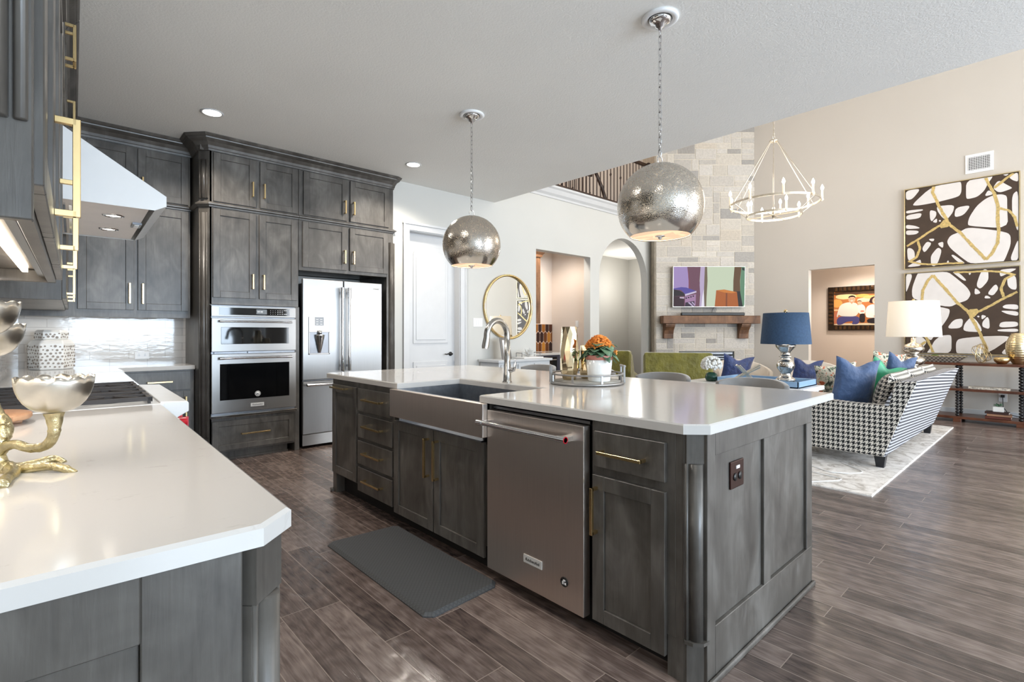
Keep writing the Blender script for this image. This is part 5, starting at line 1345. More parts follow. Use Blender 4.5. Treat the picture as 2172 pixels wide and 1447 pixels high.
sl = ['grey low-backed bar stool at the near end of the island, before the blue tray', 'grey low-backed bar stool in front of the green armchair', 'grey low-backed bar stool hidden behind the tray and vases', 'grey low-backed bar stool behind the tap, before the console']
for i, y in enumerate((1.40, 2.06, 2.72, 3.38)):
    M_ = T(3.32, y, 0) @ RZ(rnd.uniform(-0.06, 0.06))
    if i == 0:
        st0.matrix_world = M_; WM[st0] = M_; st0['label'] = sl[0]
    else: dup(st0, M_, sl[i])
# ------------------------------------------------------------------ armchairs
def green_chair(name_label, M_):
    t = thing('armchair', name_label, 'armchair', (0, 0, 0), group='olive velvet armchairs')
    m = MB(); m.prism([(-0.42, 0.30), (0.42, 0.30), (0.46, 0.98), (0.44, 1.0), (-0.44, 1.0), (-0.46, 0.98)], 'y', -0.40, -0.27); m.build('backrest', GREEN, t, bevel=0.035, bseg=4)
    for s_ in (-1, 1):
        m = MB(); x0, x1 = (0.36, 0.47) if s_ > 0 else (-0.47, -0.36)
        m.prism([(-0.39, 0.25), (0.36, 0.25), (0.38, 0.58), (0.20, 0.62), (-0.12, 0.70), (-0.24, 0.95), (-0.39, 0.985)], 'x', x0, x1); m.build('wing_arm', GREEN, t, bevel=0.03, bseg=4)
    MB().box(-0.36, -0.30, 0.16, 0.36, 0.35, 0.34).build('seat_base', GREEN, t, bevel=0.02)
    MB().box(-0.355, -0.28, 0.34, 0.355, 0.38, 0.48).build('seat_cushion', GREEN, t, bevel=0.04, bseg=4)
    for sx in (-0.36, 0.36):
        for sy in (-0.32, 0.28): MB().tube([(sx, sy, 0.26), (sx * 1.03, sy * 1.05, 0.0)], [0.028, 0.018], 8).build('leg', RAILW, t)
    t.matrix_world = M_
    for c in kids(t): WM[c] = M_
    WM[t] = M_; return t
gA = green_chair('olive green velvet armchair seen from behind, in front of the fireplace', T(*onray(1432, 7.0), 0.0) @ RZ(-YAW - 0.22) @ Matrix.Diagonal((0.93, 1, 1, 1)))
gB = dup(gA, T(6.35, 4.75, 0.0) @ RZ(-YAW - 0.45) @ Matrix.Diagonal((0.93, 1, 1, 1)), 'olive green velvet armchair farther left, partly behind the orange flowers')
def pillow(m, w, h, t, X=None, n=18, pinch=0.12, chop=0.0):
    v = []; f = []
    for s_ in (1, -1):
        for i in range(n + 1):
            for j in range(n + 1):
                a = -1 + 2 * i / n; b = -1 + 2 * j / n
                th = t / 2 * max(0, (1 - abs(a) ** 2.4)) ** 0.55 * max(0, (1 - abs(b) ** 2.4)) ** 0.55
                px = a * w / 2 * (1 - pinch * (1 - b * b)); pz = b * h / 2 * (1 - pinch * (1 - a * a)) - chop * math.exp(-(a / 0.38) ** 2) * (max(0, b + 0.6) / 1.6) ** 2
                v.append((px, s_ * th, pz))
    N = (n + 1) * (n + 1)
    for s_ in (0, 1):
        for i in range(n):
            for j in range(n):
                q = s_ * N + i * (n + 1) + j; f.append((q, q + 1, q + n + 2, q + n + 1))
    return m.add(v, f, 0, True, X=X)
def cushion(label, loc, rz, tilt, w, h, t, mat, roll=0.0, name='throw_pillow', group=None):
    X = T(*loc) @ RZ(rz) @ RX(tilt) @ RY(roll)
    return tag(pillow(MB(X), w, h, t, chop=0.0 if mat == FLORAL else 0.06).build(name, mat, at=X), label, 'cushion', group)
def cream_chair(M_, label):
    t = thing('tub_chair', label, 'armchair', (0, 0, 0), group='cream tub chairs')
    m = MB(); v = []; f = []; n = 20
    for i in range(n + 1):
        a = -1.75 + 3.5 * i / n; top = 0.60 + 0.21 * max(0, math.cos(a * 0.78)) ** 1.4
        for (rr, z) in ((0.36, 0.20), (0.38, 0.45), (0.40, top), (0.455, top), (0.44, 0.45), (0.40, 0.20)):
            v.append((rr * math.sin(a), rr * math.cos(a) * 0.95, z))
    for i in range(n):
        for k in range(6): f.append((i * 6 + k, i * 6 + (k + 1) % 6, (i + 1) * 6 + (k + 1) % 6, (i + 1) * 6 + k))
    f.append(tuple(range(6))); f.append(tuple(n * 6 + k for k in range(6))[::-1])
    m.add(v, f, 0, True); m.build('tub_back', CREAM, t)
    MB().lathe([(0, 0.20), (0.36, 0.20), (0.375, 0.24), (0.375, 0.40), (0.34, 0.44), (0, 0.45)], seg=32).build('seat_cushion', CREAM, t)
    for k in range(4):
        a = PI / 4 + k * PI / 2; MB().tube([(0.27 * math.cos(a), 0.27 * math.sin(a), 0.21), (0.31 * math.cos(a), 0.31 * math.sin(a), 0)], [0.022, 0.014], 8).build('leg', RAILW, t)
    t.matrix_world = M_; WM[t] = M_
    for c in kids(t): WM[c] = M_
    return t
cA = onray(1575, 8.3); cB = onray(1725, 7.9)
wA = cream_chair(T(cA[0], cA[1], 0.0) @ RZ(-YAW - 0.1), 'cream upholstered tub chair before the fireplace, with a navy cushion')
wB = dup(wA, T(cB[0], cB[1], 0.0) @ RZ(-YAW - 0.35), 'cream upholstered tub chair near the hall opening, with a blue cushion')
cushion('crumpled navy velvet cushion on the cream chair before the fireplace', (onray(1562, 8.12)[0], onray(1562, 8.12)[1], 0.66), -YAW, 0.15, 0.50, 0.50, 0.16, NAVY, 0.12)
cushion('bright navy velvet cushion on the cream chair near the hall opening', (onray(1710, 7.75)[0], onray(1710, 7.75)[1], 0.64), -YAW, 0.15, 0.46, 0.46, 0.16, NAVY, 0.10)
# ------------------------------------------------------------------ rug, sofa
tag(slab([(4.65, 1.0), (8.85, 1.0), (8.85, 4.0), (4.65, 4.0)], 0.0, 0.014, 0.006).build('area_rug', RUG, at=T(6.7, 2.5, 0)), 'large cream distressed area rug under the sofa and armchairs', 'rug')
so = thing('sofa', 'black and white houndstooth sofa on the cream rug, its striped back toward the room', 'sofa', (6.9, 1.5, 0.014))
SX0, SX1 = 5.62, 8.16
arm = [(1.12, 0.125), (0.875, 0.83), (1.04, 0.815), (1.08, 0.60), (1.35, 0.595), (1.75, 0.615), (1.98, 0.66), (2.0, 0.64), (1.97, 0.125)]
for a, b in ((SX0, SX0 + 0.13), (SX1 - 0.13, SX1)): MB().prism(arm, 'x', a, b).build('arm', HOUND, so, bevel=0.012, bseg=3)
MB().prism([(1.112, 0.125), (0.87, 0.835), (1.02, 0.82), (1.20, 0.42), (1.20, 0.125)], 'x', SX0 + 0.005, SX1 - 0.005).build('backrest', STRIPE, so, bevel=0.012, bseg=3)
MB().box(SX0 + 0.12, 1.18, 0.125, SX1 - 0.12, 1.94, 0.30).build('seat_base', HOUND, so, bevel=0.01)
for k in range(2):
    w_ = (SX1 - SX0 - 0.27) / 2
    MB().box(SX0 + 0.135 + k * w_, 1.15, 0.30, SX0 + 0.132 + (k + 1) * w_, 1.98, 0.46).build('seat_cushion', HOUND, so, bevel=0.04, bseg=4)
for k in range(3):
    w_ = (SX1 - SX0 - 0.30) / 3; X = T(SX0 + 0.15 + (k + 0.5) * w_, 1.15, 0.655) @ RX(0.22)
    pillow(MB(X), w_ * 1.04, 0.46, 0.26, pinch=0.04).build('back_cushion', HOUND, so)
for x in (SX0 + 0.09, SX1 - 0.09):
    for y in (1.16, 1.90): MB().add([(x - 0.045, y - 0.045, 0.126), (x + 0.045, y - 0.045, 0.126), (x + 0.045, y + 0.045, 0.126), (x - 0.045, y + 0.045, 0.126), (x - 0.03, y - 0.03, 0.012), (x + 0.03, y - 0.03, 0.012), (x + 0.03, y + 0.03, 0.012), (x - 0.03, y + 0.03, 0.012)], [(0, 1, 2, 3), (7, 6, 5, 4), (0, 4, 5, 1), (1, 5, 6, 2), (2, 6, 7, 3), (3, 7, 4, 0)]).build('leg', plain('black_lacquered_leg', (22, 24, 30), 0.35), so, bevel=0.003)
cushion('large slate blue velvet cushion against the near sofa arm', (5.92, 1.42, 0.755), -0.80, 0.10, 0.43, 0.52, 0.2, BLUEP, 0.10)
cushion('floral print cushion behind the large blue one, nearest the white table', (6.18, 1.65, 0.71), -0.7, 0.12, 0.46, 0.46, 0.15, FLORAL, -0.1)
cushion('emerald satin cushion in the middle of the sofa', (6.90, 1.385, 0.73), -0.7, 0.15, 0.42, 0.44, 0.15, TEAL, 0.35)
cushion('floral print cushion at the far end of the sofa', (7.50, 1.47, 0.79), -0.7, 0.1, 0.42, 0.48, 0.15, FLORAL, 0.12)
cushion('slate blue cushion at the far end of the sofa before the silver lamp', (7.22, 1.30, 0.79), -0.75, 0.1, 0.34, 0.46, 0.15, BLUEP, 0.2)
# ------------------------------------------------------------------ white table with tray, lamp, sculpture, flowers
wt = thing('sofa_table', 'white lacquered table beside the sofa arm holding the blue tray', 'table', (5.2, 2.05, 0.014))
MB().box(4.86, 1.56, 0.715, 5.50, 2.72, 0.755).build('tabletop', WHITEL, wt, bevel=0.006)
MB().box(4.90, 1.60, 0.63, 5.46, 2.68, 0.715).build('apron', WHITEL, wt)
for x in (5.06, 5.42):
    for y in (1.98, 2.58): MB().box(x - 0.02, y - 0.02, 0.014, x + 0.02, y + 0.02, 0.63).build('leg', WHITEL, wt)
bt_ = thing('blue_tray', 'pale blue lacquered tray on the white table', 'tray', (5.22, 1.95, 0.756))
MB().box(4.98, 1.62, 0.756, 5.46, 2.38, 0.768).box(4.98, 1.62, 0.756, 4.992, 2.38, 0.815).box(5.448, 1.62, 0.756, 5.46, 2.38, 0.815).box(4.98, 1.62, 0.756, 5.46, 1.632, 0.815).box(4.98, 2.368, 0.756, 5.46, 2.38, 0.815).build('tray_body', BLUEL, bt_, bevel=0.002)
def lamp(name, label, loc, prof, base_mat, shade, r0, r1, z0, z1, lit, fin=True, seam=False):
    t = thing(name, label, 'lamp', loc)
    X = T(*loc)
    MB(X).lathe(prof, seg=36).lathe([(0.08, -0.027), (0.08, 0.0)] if loc[2] == 0.796 else [(0.09, -0.001), (0.09, 0)], seg=24).build('lamp_base', base_mat, t)
    MB(X).lathe([(0.008, prof[-1][1] - 0.02), (0.008, z1 + 0.01)], seg=8).build('stem', CHROME, t)
    m = MB(X).lathe([(r0, z0), (r1, z1), (r1 - 0.004, z1), (r0 - 0.004, z0), (r0, z0)], seg=48)
    m.build('lamp_shade', shade, t)
    m = MB(X)
    for a in (0, 2.094, 4.188): m.tube([(0, 0, z1 - 0.01), (r1 * 0.98 * math.cos(a), r1 * 0.98 * math.sin(a), z1 - 0.01)], 0.002, 5)
    m.ball((0, 0, z1 + 0.018), 0.018, 12, 8); m.build('finial', BRASS if lit else CHROME, t)
    if lit: point(name + '_bulb', (loc[0], loc[1], loc[2] + (z0 + z1) / 2), lit, (1, 0.84, 0.66), 0.06)
    return t
lp = (5.30, 1.84, 0.796)
lamp('table_lamp', 'silver baluster lamp with a deep blue drum shade on the blue tray', lp, [(0, 0), (0.088, 0), (0.09, 0.012), (0.06, 0.035), (0.045, 0.06), (0.045, 0.075), (0.075, 0.12), (0.08, 0.15), (0.07, 0.19), (0.042, 0.215), (0.045, 0.225), (0.062, 0.232), (0.045, 0.24), (0.04, 0.265), (0.045, 0.28), (0.085, 0.325), (0.092, 0.345), (0.085, 0.35), (0.0, 0.352)], MGLASS, SHADEB, 0.222, 0.198, 0.355, 0.655, 2)
# far lit lamp on an end table
et = thing('end_table', 'small dark end table behind the far sofa arm', 'table', (8.60, 1.38, 0.014))
MB(T(8.60, 1.38, 0)).lathe([(0, 0.60), (0.27, 0.60), (0.275, 0.615), (0.27, 0.63), (0, 0.63)], seg=36).build('tabletop', RAILW, et)
MB(T(8.60, 1.38, 0)).lathe([(0.16, 0.014), (0.16, 0.03), (0.03, 0.06), (0.03, 0.60)], seg=20).build('pedestal', RAILW, et)
def bulge(z, r, h, n=7): return [(r * (0.35 + 0.65 * math.sin(PI * (i / n)) ** 0.6), z + h * i / n) for i in range(n + 1)]
lamp('table_lamp', 'stacked mercury glass lamp with a lit white drum shade beyond the sofa', (8.58, 1.38, 0.631), [(0, 0), (0.10, 0), (0.10, 0.02), (0.05, 0.03)] + bulge(0.03, 0.10, 0.15) + bulge(0.185, 0.13, 0.15) + bulge(0.34, 0.12, 0.15) + [(0.03, 0.50), (0.025, 0.56), (0, 0.562)], MGLASS, SHADEW, 0.30, 0.272, 0.575, 1.05, 5)
fl = thing('hydrangea_vase', 'white hydrangea in a dark green glass vase on the white table', 'flowers', (5.12, 2.50, 0.756))
MB(T(5.12, 2.50, 0.756)).lathe([(0, 0), (0.05, 0), (0.065, 0.03), (0.055, 0.075), (0.035, 0.09)], seg=24, cap=False).build('vase', plain('green_glass', (22, 66, 52), 0.08), fl)
m = MB()
for k in range(170):
    a = rnd.uniform(0, 2 * PI); e = rnd.uniform(-0.5, 1.5); R_ = 0.095
    c = Vector((5.12 + R_ * math.cos(a) * math.cos(e), 2.50 + R_ * math.sin(a) * math.cos(e), 0.925 + R_ * 0.85 * math.sin(e)))
    m.ball(c, rnd.uniform(0.012, 0.017), 7, 5)
m.build('flower_head', HYD, fl)
sc_ = thing('rod_sculpture', 'crossed champagne rod sculpture on the blue tray', 'ornament', (5.17, 2.16, 0.78))
SXX = T(5.17, 2.16, 0.769) @ RZ(-YAW)
for a_, b_ in (((-0.15, 0.02, 0.010), (0.13, -0.01, 0.17)), ((-0.11, -0.02, 0.17), (0.06, 0.03, 0.010)), ((-0.09, -0.05, 0.165), (0.10, 0.05, 0.010)), ((-0.12, 0.05, 0.010), (0.11, -0.05, 0.15))):
    MB(SXX).tube([a_, b_], 0.011, 4).build('rod', SIL, sc_)
MB().tube(smooth([(4.90, 1.60, 0.757), (4.90, 1.545, 0.735), (4.90, 1.54, 0.5), (4.86, 1.52, 0.2), (4.9, 1.6, 0.02), (5.1, 1.7, 0.02)]), 0.0035, 6).build('lamp_cord', WHITEP)
tag(bpy.data.objects['lamp_cord'], 'white lamp cord hanging from the white table edge', 'cord')
tag(MB().tube(smooth([(5.6, 1.45, 0.02), (5.35, 1.22, 0.02), (5.15, 1.40, 0.02), (5.25, 1.60, 0.02), (5.05, 1.55, 0.02), (4.98, 1.30, 0.02), (4.85, 1.32, 0.02), (4.6, 1.5, 0.02)]), 0.0045, 6).build('extension_cord', WHITEP), 'white extension cord lying on the rug beside the sofa', 'cord')
# ------------------------------------------------------------------ console shelf with things
CXF = 9.50; CXB = 9.93
cs = thing('console_shelf', 'long three-tier walnut console with black bobbin posts along the far wall', 'console', (9.7, 0.4, 0))
for z, nm in ((0.045, 'shelf'), (0.44, 'shelf'), (0.80, 'shelf')):
    MB().box(CXF - 0.02, -0.75, z, CXB, 1.42, z + 0.035).build(nm, WALN, cs, bevel=0.003)
BOB = plain('black_bobbin_wood', (20, 18, 20), 0.3)
for y in (1.035, 0.396, -0.243):
    for x in (CXF + 0.02, CXB - 0.04):
        for z0, z1, nb in ((0.08, 0.44, 9), (0.475, 0.80, 8)):
            m = MB(); st_ = (z1 - z0) / nb
            for k in range(nb): m.ball((x, y, z0 + st_ * (k + 0.5)), st_ * 0.62, 12, 8, sc=(1, 1, 0.8))
            m.build('bobbin_post', BOB, cs)
        MB().box(x - 0.04, y - 0.045, 0, x + 0.04, y + 0.045, 0.045).build('foot', WALN, cs, bevel=0.004)
bk = thing('basket_tray', 'long silver woven basket tray on the console top', 'tray', (9.68, 1.28, 0.836))
m = MB(); v = []
BL = [(-0.36, 0), (0.36, 0)]
pr = [(0.22, 0.10, 0.0), (0.27, 0.12, 0.035), (0.34, 0.15, 0.085)]
vv = []
for (a, b, z) in pr: vv += [(9.68 - b, 1.28 - a, 0.837 + z), (9.68 + b, 1.28 - a, 0.837 + z), (9.68 + b, 1.28 + a, 0.837 + z), (9.68 - b, 1.28 + a, 0.837 + z)]
ff = [(0, 1, 2, 3)] + [(r * 4 + k, r * 4 + (k + 1) % 4, (r + 1) * 4 + (k + 1) % 4, (r + 1) * 4 + k) for r in range(2) for k in range(4)]
WEAV = NT('silver_weave'); vo_ = WEAV.n('ShaderNodeTexChecker'); WEAV.l(WEAV.vec((1, 1, 1), 'UV'), vo_.inputs[0]); vo_.inputs['Scale'].default_value = 42; vo_.inputs[1].default_value = (*lin((200, 194, 184)), 1); vo_.inputs[2].default_value = (*lin((118, 110, 98)), 1); WEAV.set(color=vo_.outputs[0], rough=0.35, metal=0.5)
m.add(vv, ff); m.build('basket', WEAV.m, bk, solid=0.006)
MB().box(9.525, 0.93, 0.918, 9.545, 1.63, 0.928).build('rim', GOLDL, bk)
MB().ball((9.66, 1.30, 0.90), 0.055, 12, 8, sc=(1, 1.1, 0.8)).build('moss_ball', plain('moss', (70, 92, 40), 0.9, nscale=40, namt=0.4), bk)
ob = thing('wire_orb', 'open gold wire orb on the console top', 'ornament', (9.62, 0.79, 0.836))
m = MB()
for k in range(9):
    X = T(9.62, 0.79, 0.836 + 0.137) @ Matrix.Rotation(rnd.uniform(0.5, 1.9), 4, 'X') @ Matrix.Rotation(rnd.uniform(-0.6, 0.6), 4, 'Y'); m.torus((0, 0, 0), 0.132 - 0.003 * (k % 4), 0.003, 40, 5, X=X)
m.build('wire_loops', GOLDL, ob)
gb = thing('gold_bowl', 'small brushed gold bowl in front of the ribbed vase', 'bowl', (9.585, 0.585, 0.836))
MB(T(9.585, 0.585, 0.836)).lathe([(0, 0), (0.045, 0), (0.078, 0.035), (0.085, 0.06), (0.075, 0.09), (0.07, 0.09), (0.078, 0.06), (0.07, 0.035), (0, 0.01)], seg=32).build('body', BRASS, gb)
gv = thing('ribbed_vase', 'large hammered gold egg shaped vase on the console top', 'vase', (9.72, 0.43, 0.836))
prof = [(0.0, 0), (0.055, 0)]
for k in range(1, 40):
    t_ = k / 40; prof.append((0.055 + 0.075 * math.sin(PI * min(1, t_ * 0.98)) ** 0.8 + 0.0025 * math.sin(k * 2.1), 0.42 * t_))
prof += [(0.066, 0.42), (0.062, 0.42), (0.058, 0.40)]
MB(T(9.72, 0.43, 0.836)).lathe(prof, seg=40, rfun=lambda a, z: 1 + 0.008 * math.sin(9 * a + 40 * z)).build('body', GOLDL, gv)
# books
def book(label, loc, rz, w, d, h, col, pages=(226, 220, 206)):
    t = thing('book', label, 'book', loc, rz); X = T(*loc) @ RZ(rz)
    MB(X).box(-w / 2, -d / 2, 0, w / 2, d / 2, 0.003).box(-w / 2, -d / 2, h - 0.003, w / 2, d / 2, h).box(-w / 2, -d / 2, 0, -w / 2 + 0.003, d / 2, h).build('cover', plain('book_cover', col, 0.5), t)
    MB(X).box(-w / 2 + 0.004, -d / 2 + 0.004, 0.003, w / 2 - 0.004, d / 2 - 0.004, h - 0.003).build('pages', plain('book_pages', pages, 0.8), t)
    return t
bz = 0.0805
book('brown book at the bottom of the stack on the lowest console shelf', (9.62, 0.62, bz), 0.0, 0.16, 0.26, 0.035, (92, 46, 36))
book('tan and black book in the middle of the stack on the lowest console shelf', (9.62, 0.61, bz + 0.036), 0.05, 0.155, 0.25, 0.03, (150, 110, 84))
book('dark book on top of the stack on the lowest console shelf', (9.62, 0.63, bz + 0.067), -0.04, 0.155, 0.24, 0.028, (58, 34, 30))
sp2 = thing('succulent_pot', 'small succulent in a white square pot on the stacked books', 'plant', (9.62, 0.62, bz + 0.096))
MB().box(9.585, 0.565, bz + 0.096, 9.655, 0.675, bz + 0.165).build('pot', WHITEG, sp2, bevel=0.004)
m = MB()
for k in range(30): a = rnd.uniform(0, 2 * PI); leaf(m, (9.62, 0.62, bz + 0.165), (math.cos(a), math.sin(a), rnd.uniform(0.4, 2)), rnd.uniform(0.05, 0.075), 0.010, 0.2)
m.build('foliage', LEAF, sp2, solid=0.003)
tag(MB().box(9.52, 0.50, 0.4755, 9.66, 0.92, 0.508).build('flat_magazine_stack', vcol('magazine_print', 0.5) if False else plain('newsprint', (176, 168, 156), 0.7, nscale=45, namt=0.7), at=T(9.6, 0.7, 0.476)), 'flat patterned catalogue box on the middle console shelf', 'box')
wo = tag(MB().box(XF - 0.008, 0.56, 0.27, XF, 0.65, 0.40).build('outlet', WHITEP, bevel=0.002, at=T(XF, 0.6, 0.33)), 'white wall socket with a black plug behind the console', 'socket')
tag(MB().box(XF - 0.04, 0.585, 0.335, XF - 0.009, 0.625, 0.37).tube([(XF - 0.03, 0.605, 0.34), (XF - 0.04, 0.60, 0.2), (XF - 0.05, 0.54, 0.10), (9.94, 0.45, 0.095), (9.90, 0.3, 0.09)], 0.005, 6).build('plug_and_cord', BLACK), 'black plug and cord in the socket behind the console', 'cord')
# ------------------------------------------------------------------ vent, paintings, family photograph
vt = thing('air_vent', 'white grille air vent high on the far wall above the paintings', 'vent', (XF, 0.85, 3.76))
MB().box(XF - 0.012, 0.70, 3.62, XF, 1.01, 3.90).build('frame', WHITEP, vt, bevel=0.004)
MB().box(XF - 0.0135, 0.735, 3.665, XF - 0.0115, 0.975, 3.855).build('duct_shadow', BLACK, vt)
m = MB()
for k in range(13): m.box(XF - 0.018, 0.737 + k * 0.0192, 3.665, XF - 0.013, 0.743 + k * 0.0192, 3.855)
for k in range(8): m.box(XF - 0.017, 0.735, 3.672 + k * 0.024, XF - 0.013, 0.975, 3.678 + k * 0.024)
m.build('grille', WHITEP, vt)
CELLS= [[(-0.0,0.997),(0.148,0.998),(0.064,0.88),(0.004,0.882)],[(0.068,0.807),(0.262,0.998),(0.506,1.002),(0.517,0.966),(0.517,0.872),(0.494,0.825),(0.31,0.798),(0.131,0.79)],[(0.572,1.0),(0.75,1.003),(0.793,1.0),(0.75,0.925),(0.721,0.85),(0.663,0.791),(0.581,0.782),(0.57,0.81)],[(0.873,1.002),(0.928,1.003),(0.904,0.98)],[(0.925,0.96),(0.997,1.005),(1.0,0.893),(0.959,0.917)],[(0.796,0.864),(0.842,0.944),(0.904,0.88),(0.949,0.836),(0.939,0.824),(0.848,0.798)],[(0.724,0.78),(0.757,0.852),(0.806,0.792)],[(0.8,0.773),(0.863,0.77),(0.904,0.742),(0.904,0.624),(0.911,0.385),(0.596,0.461),(0.589,0.498),(0.604,0.567),(0.663,0.679),(0.735,0.746)],[(0.952,0.743),(1.0,0.791),(1.0,0.342),(0.986,0.364),(0.952,0.536)],[(0.514,0.385),(0.589,0.43),(0.835,0.352),(0.925,0.304),(0.928,0.185),(0.884,0.033),(0.866,0.0),(0.611,0.004),(0.529,0.093),(0.436,0.208),(0.405,0.286),(0.436,0.355)],[(0.932,0.008),(0.986,0.198),(1.0,0.225),(1.003,0.0)],[(0.004,0.742),(0.164,0.734),(0.164,0.713),(0.009,0.702)],[(0.006,0.681),(0.156,0.69),(0.14,0.625),(0.009,0.624)],[(0.004,0.561),(0.089,0.536),(0.148,0.494),(0.004,0.507)],[(0.004,0.489),(0.114,0.469),(0.127,0.448),(0.097,0.425),(0.006,0.43)],[(0.234,0.684),(0.246,0.704),(0.294,0.679),(0.294,0.625),(0.254,0.563),(0.238,0.598)],[(0.258,0.557),(0.302,0.598),(0.302,0.536)],[(0.318,0.563),(0.33,0.571),(0.342,0.554),(0.326,0.546)],[(0.302,0.741),(0.459,0.73),(0.448,0.646),(0.39,0.561),(0.35,0.6),(0.31,0.681)],[(0.475,0.693),(0.607,0.699),(0.544,0.593),(0.463,0.58)],[(0.222,0.348),(0.278,0.346),(0.27,0.315),(0.246,0.318)],[(0.16,0.238),(0.205,0.318),(0.254,0.29),(0.185,0.18)],[(0.31,0.283),(0.362,0.297),(0.358,0.218),(0.326,0.248)],[(0.246,0.05),(0.246,0.136),(0.31,0.23),(0.346,0.188),(0.31,0.043),(0.278,0.004),(0.254,0.017)],[(0.432,0.12),(0.459,0.122),(0.558,0.012),(0.529,0.016),(0.49,0.035)],[(0.013,0.257),(0.055,0.251),(0.085,0.209),(0.089,0.11),(0.022,0.096)],[(0.013,0.025),(0.114,0.086),(0.144,0.099),(0.152,0.022),(0.055,0.016)],[(0.39,0.035),(0.405,0.065),(0.415,0.034)]]
GOLDS= [[(0.27,0.996),(0.262,0.925),(0.31,0.777),(0.358,0.641),(0.397,0.55),(0.421,0.493),(0.506,0.397),(0.596,0.25),(0.691,0.105),(0.735,0.034)],[(0.009,0.284),(0.148,0.375),(0.246,0.447),(0.326,0.498),(0.405,0.496)],[(0.735,0.034),(0.785,0.094),(0.835,0.218),(0.845,0.356),(0.835,0.477),(0.838,0.636),(0.806,0.802),(0.764,0.902),(0.735,0.998)],[(0.963,1.0),(0.904,0.95),(0.806,0.862)],[(0.845,0.62),(0.925,0.58),(0.973,0.493),(0.993,0.382)],[(0.119,0.335),(0.14,0.235),(0.106,0.13),(0.047,0.093)],[(0.022,0.09),(0.148,0.044),(0.27,0.024),(0.39,0.025),(0.544,0.014)]]
def cl(p): return [(min(max(x, 0), 1), min(max(y, 0), 1)) for x, y in p]
PAINTD = plain('painted_dark_umber', (66, 50, 38), 0.55, nscale=6, namt=0.15); PAINTW = plain('painted_canvas_white', (226, 220, 216), 0.7, namt=0.03)
PAINTG = plain('gold_leaf_paint', (208, 182, 120), 0.45, 0.35, nscale=40, namt=0.2, bumpamt=0.6, bscale=120)
def painting(label, cy, cz, W, H, flip):
    t = thing('painting', label, 'painting', (XF - 0.03, cy, cz)); X = T(XF - 0.045, cy, cz) @ RZ(-PI / 2)   # picture x runs to the right
    sg = -1 if flip else 1
    def mp(p): return (sg * (p[0] - 0.5) * W, sg * (p[1] - 0.5) * H)
    MB(X).box(-W / 2, 0, -H / 2, W / 2, 0.044, H / 2).build('canvas', PAINTD, t)
    m = MB(X)
    for c in CELLS:
        cc = (sum(q[0] for q in c) / len(c), sum(q[1] for q in c) / len(c)); p = [mp(q) for q in cl([(cc[0] + (q[0] - cc[0]) * 1.05, cc[1] + (q[1] - cc[1]) * 1.05) for q in chaikin(c, 2)])]; m.add([(a, -0.0008, b) for a, b in p], [list(range(len(p)))])
    m.build('white_shapes', PAINTW, t)
    m = MB(X); rg_ = random.Random(5)
    for si, g in enumerate(GOLDS):
        w0 = 0.55 * (0.034, 0.030, 0.033, 0.030, 0.026, 0.030, 0.024)[si]; pts = []
        for i in range(len(g) - 1):
            for k in range(5): pts.append((g[i][0] + (g[i + 1][0] - g[i][0]) * k / 5, g[i][1] + (g[i + 1][1] - g[i][1]) * k / 5))
        pts.append(g[-1]); P = [Vector(mp(q)) for q in pts]; v = []
        for i, p in enumerate(P):
            d = (P[min(i + 1, len(P) - 1)] - P[max(i - 1, 0)]).normalized(); n_ = Vector((-d.y, d.x))
            for s_ in (-1, 1):
                q = p + n_ * s_ * w0 * rg_.uniform(0.75, 1.2); v.append((max(min(q.x, W / 2), -W / 2), -0.0022 - 0.0002 * si, max(min(q.y, H / 2), -H / 2)))
        m.add(v, [(2 * i, 2 * i + 1, 2 * i + 3, 2 * i + 2) for i in range(len(P) - 1)])
    bl = [mp(q) for q in ((0.32, 0.50), (0.365, 0.565), (0.405, 0.56), (0.43, 0.49), (0.40, 0.47), (0.34, 0.465))]
    m.add([(a, -0.0038, b) for a, b in bl], [list(range(6))])
    m.build('gold_strokes', PAINTG, t)
    f = 0.012; e = 0.008
    m = MB(X)
    for a, b, c, d in ((-W / 2 - f - e, -W / 2 - e, -H / 2 - f - e, H / 2 + f + e), (W / 2 + e, W / 2 + f + e, -H / 2 - f - e, H / 2 + f + e), (-W / 2 - e, W / 2 + e, H / 2 + e, H / 2 + f + e), (-W / 2 - e, W / 2 + e, -H / 2 - f - e, -H / 2 - e)):
        m.box(a, -0.008, c, b, 0.04, d)
    m.build('frame', GOLDL, t)
painting('upper abstract painting of brown loops and gold strokes on the far wall', 1.079, 2.898, 1.265, 1.235, False)
painting('lower abstract painting of brown loops and gold strokes behind the lit lamp', 1.077, 1.57, 1.265, 1.235, True)
ph = thing('family_portrait', 'dark framed photograph of a seated family in white shirts, seen through the hall opening', 'picture', (11.57, 2.55, 1.74))
PHX = T(11.575, 2.60, 1.738) @ RZ(-PI / 2); PW, PH = 1.24, 0.86
FRD = plain('dark_notched_frame', (44, 30, 20), 0.3, 0.2)
m = MB(PHX)
for a, b, c, d in ((-PW / 2, -PW / 2 + 0.10, -PH / 2, PH / 2), (PW / 2 - 0.10, PW / 2, -PH / 2, PH / 2), (-PW / 2 + 0.10, PW / 2 - 0.10, PH / 2 - 0.10, PH / 2), (-PW / 2 + 0.10, PW / 2 - 0.10, -PH / 2, -PH / 2 + 0.10)): m.box(a, -0.02, c, b, 0.02, d)
m.build('frame', FRD, ph, bevel=0.004)
m = MB(PHX)
for k in range(14):
    x = -PW / 2 + 0.12 + k * 0.075
    for z in (PH / 2 - 0.05, -PH / 2 + 0.05): m.box(x, -0.032, z - 0.035, x + 0.045, -0.018, z + 0.035)
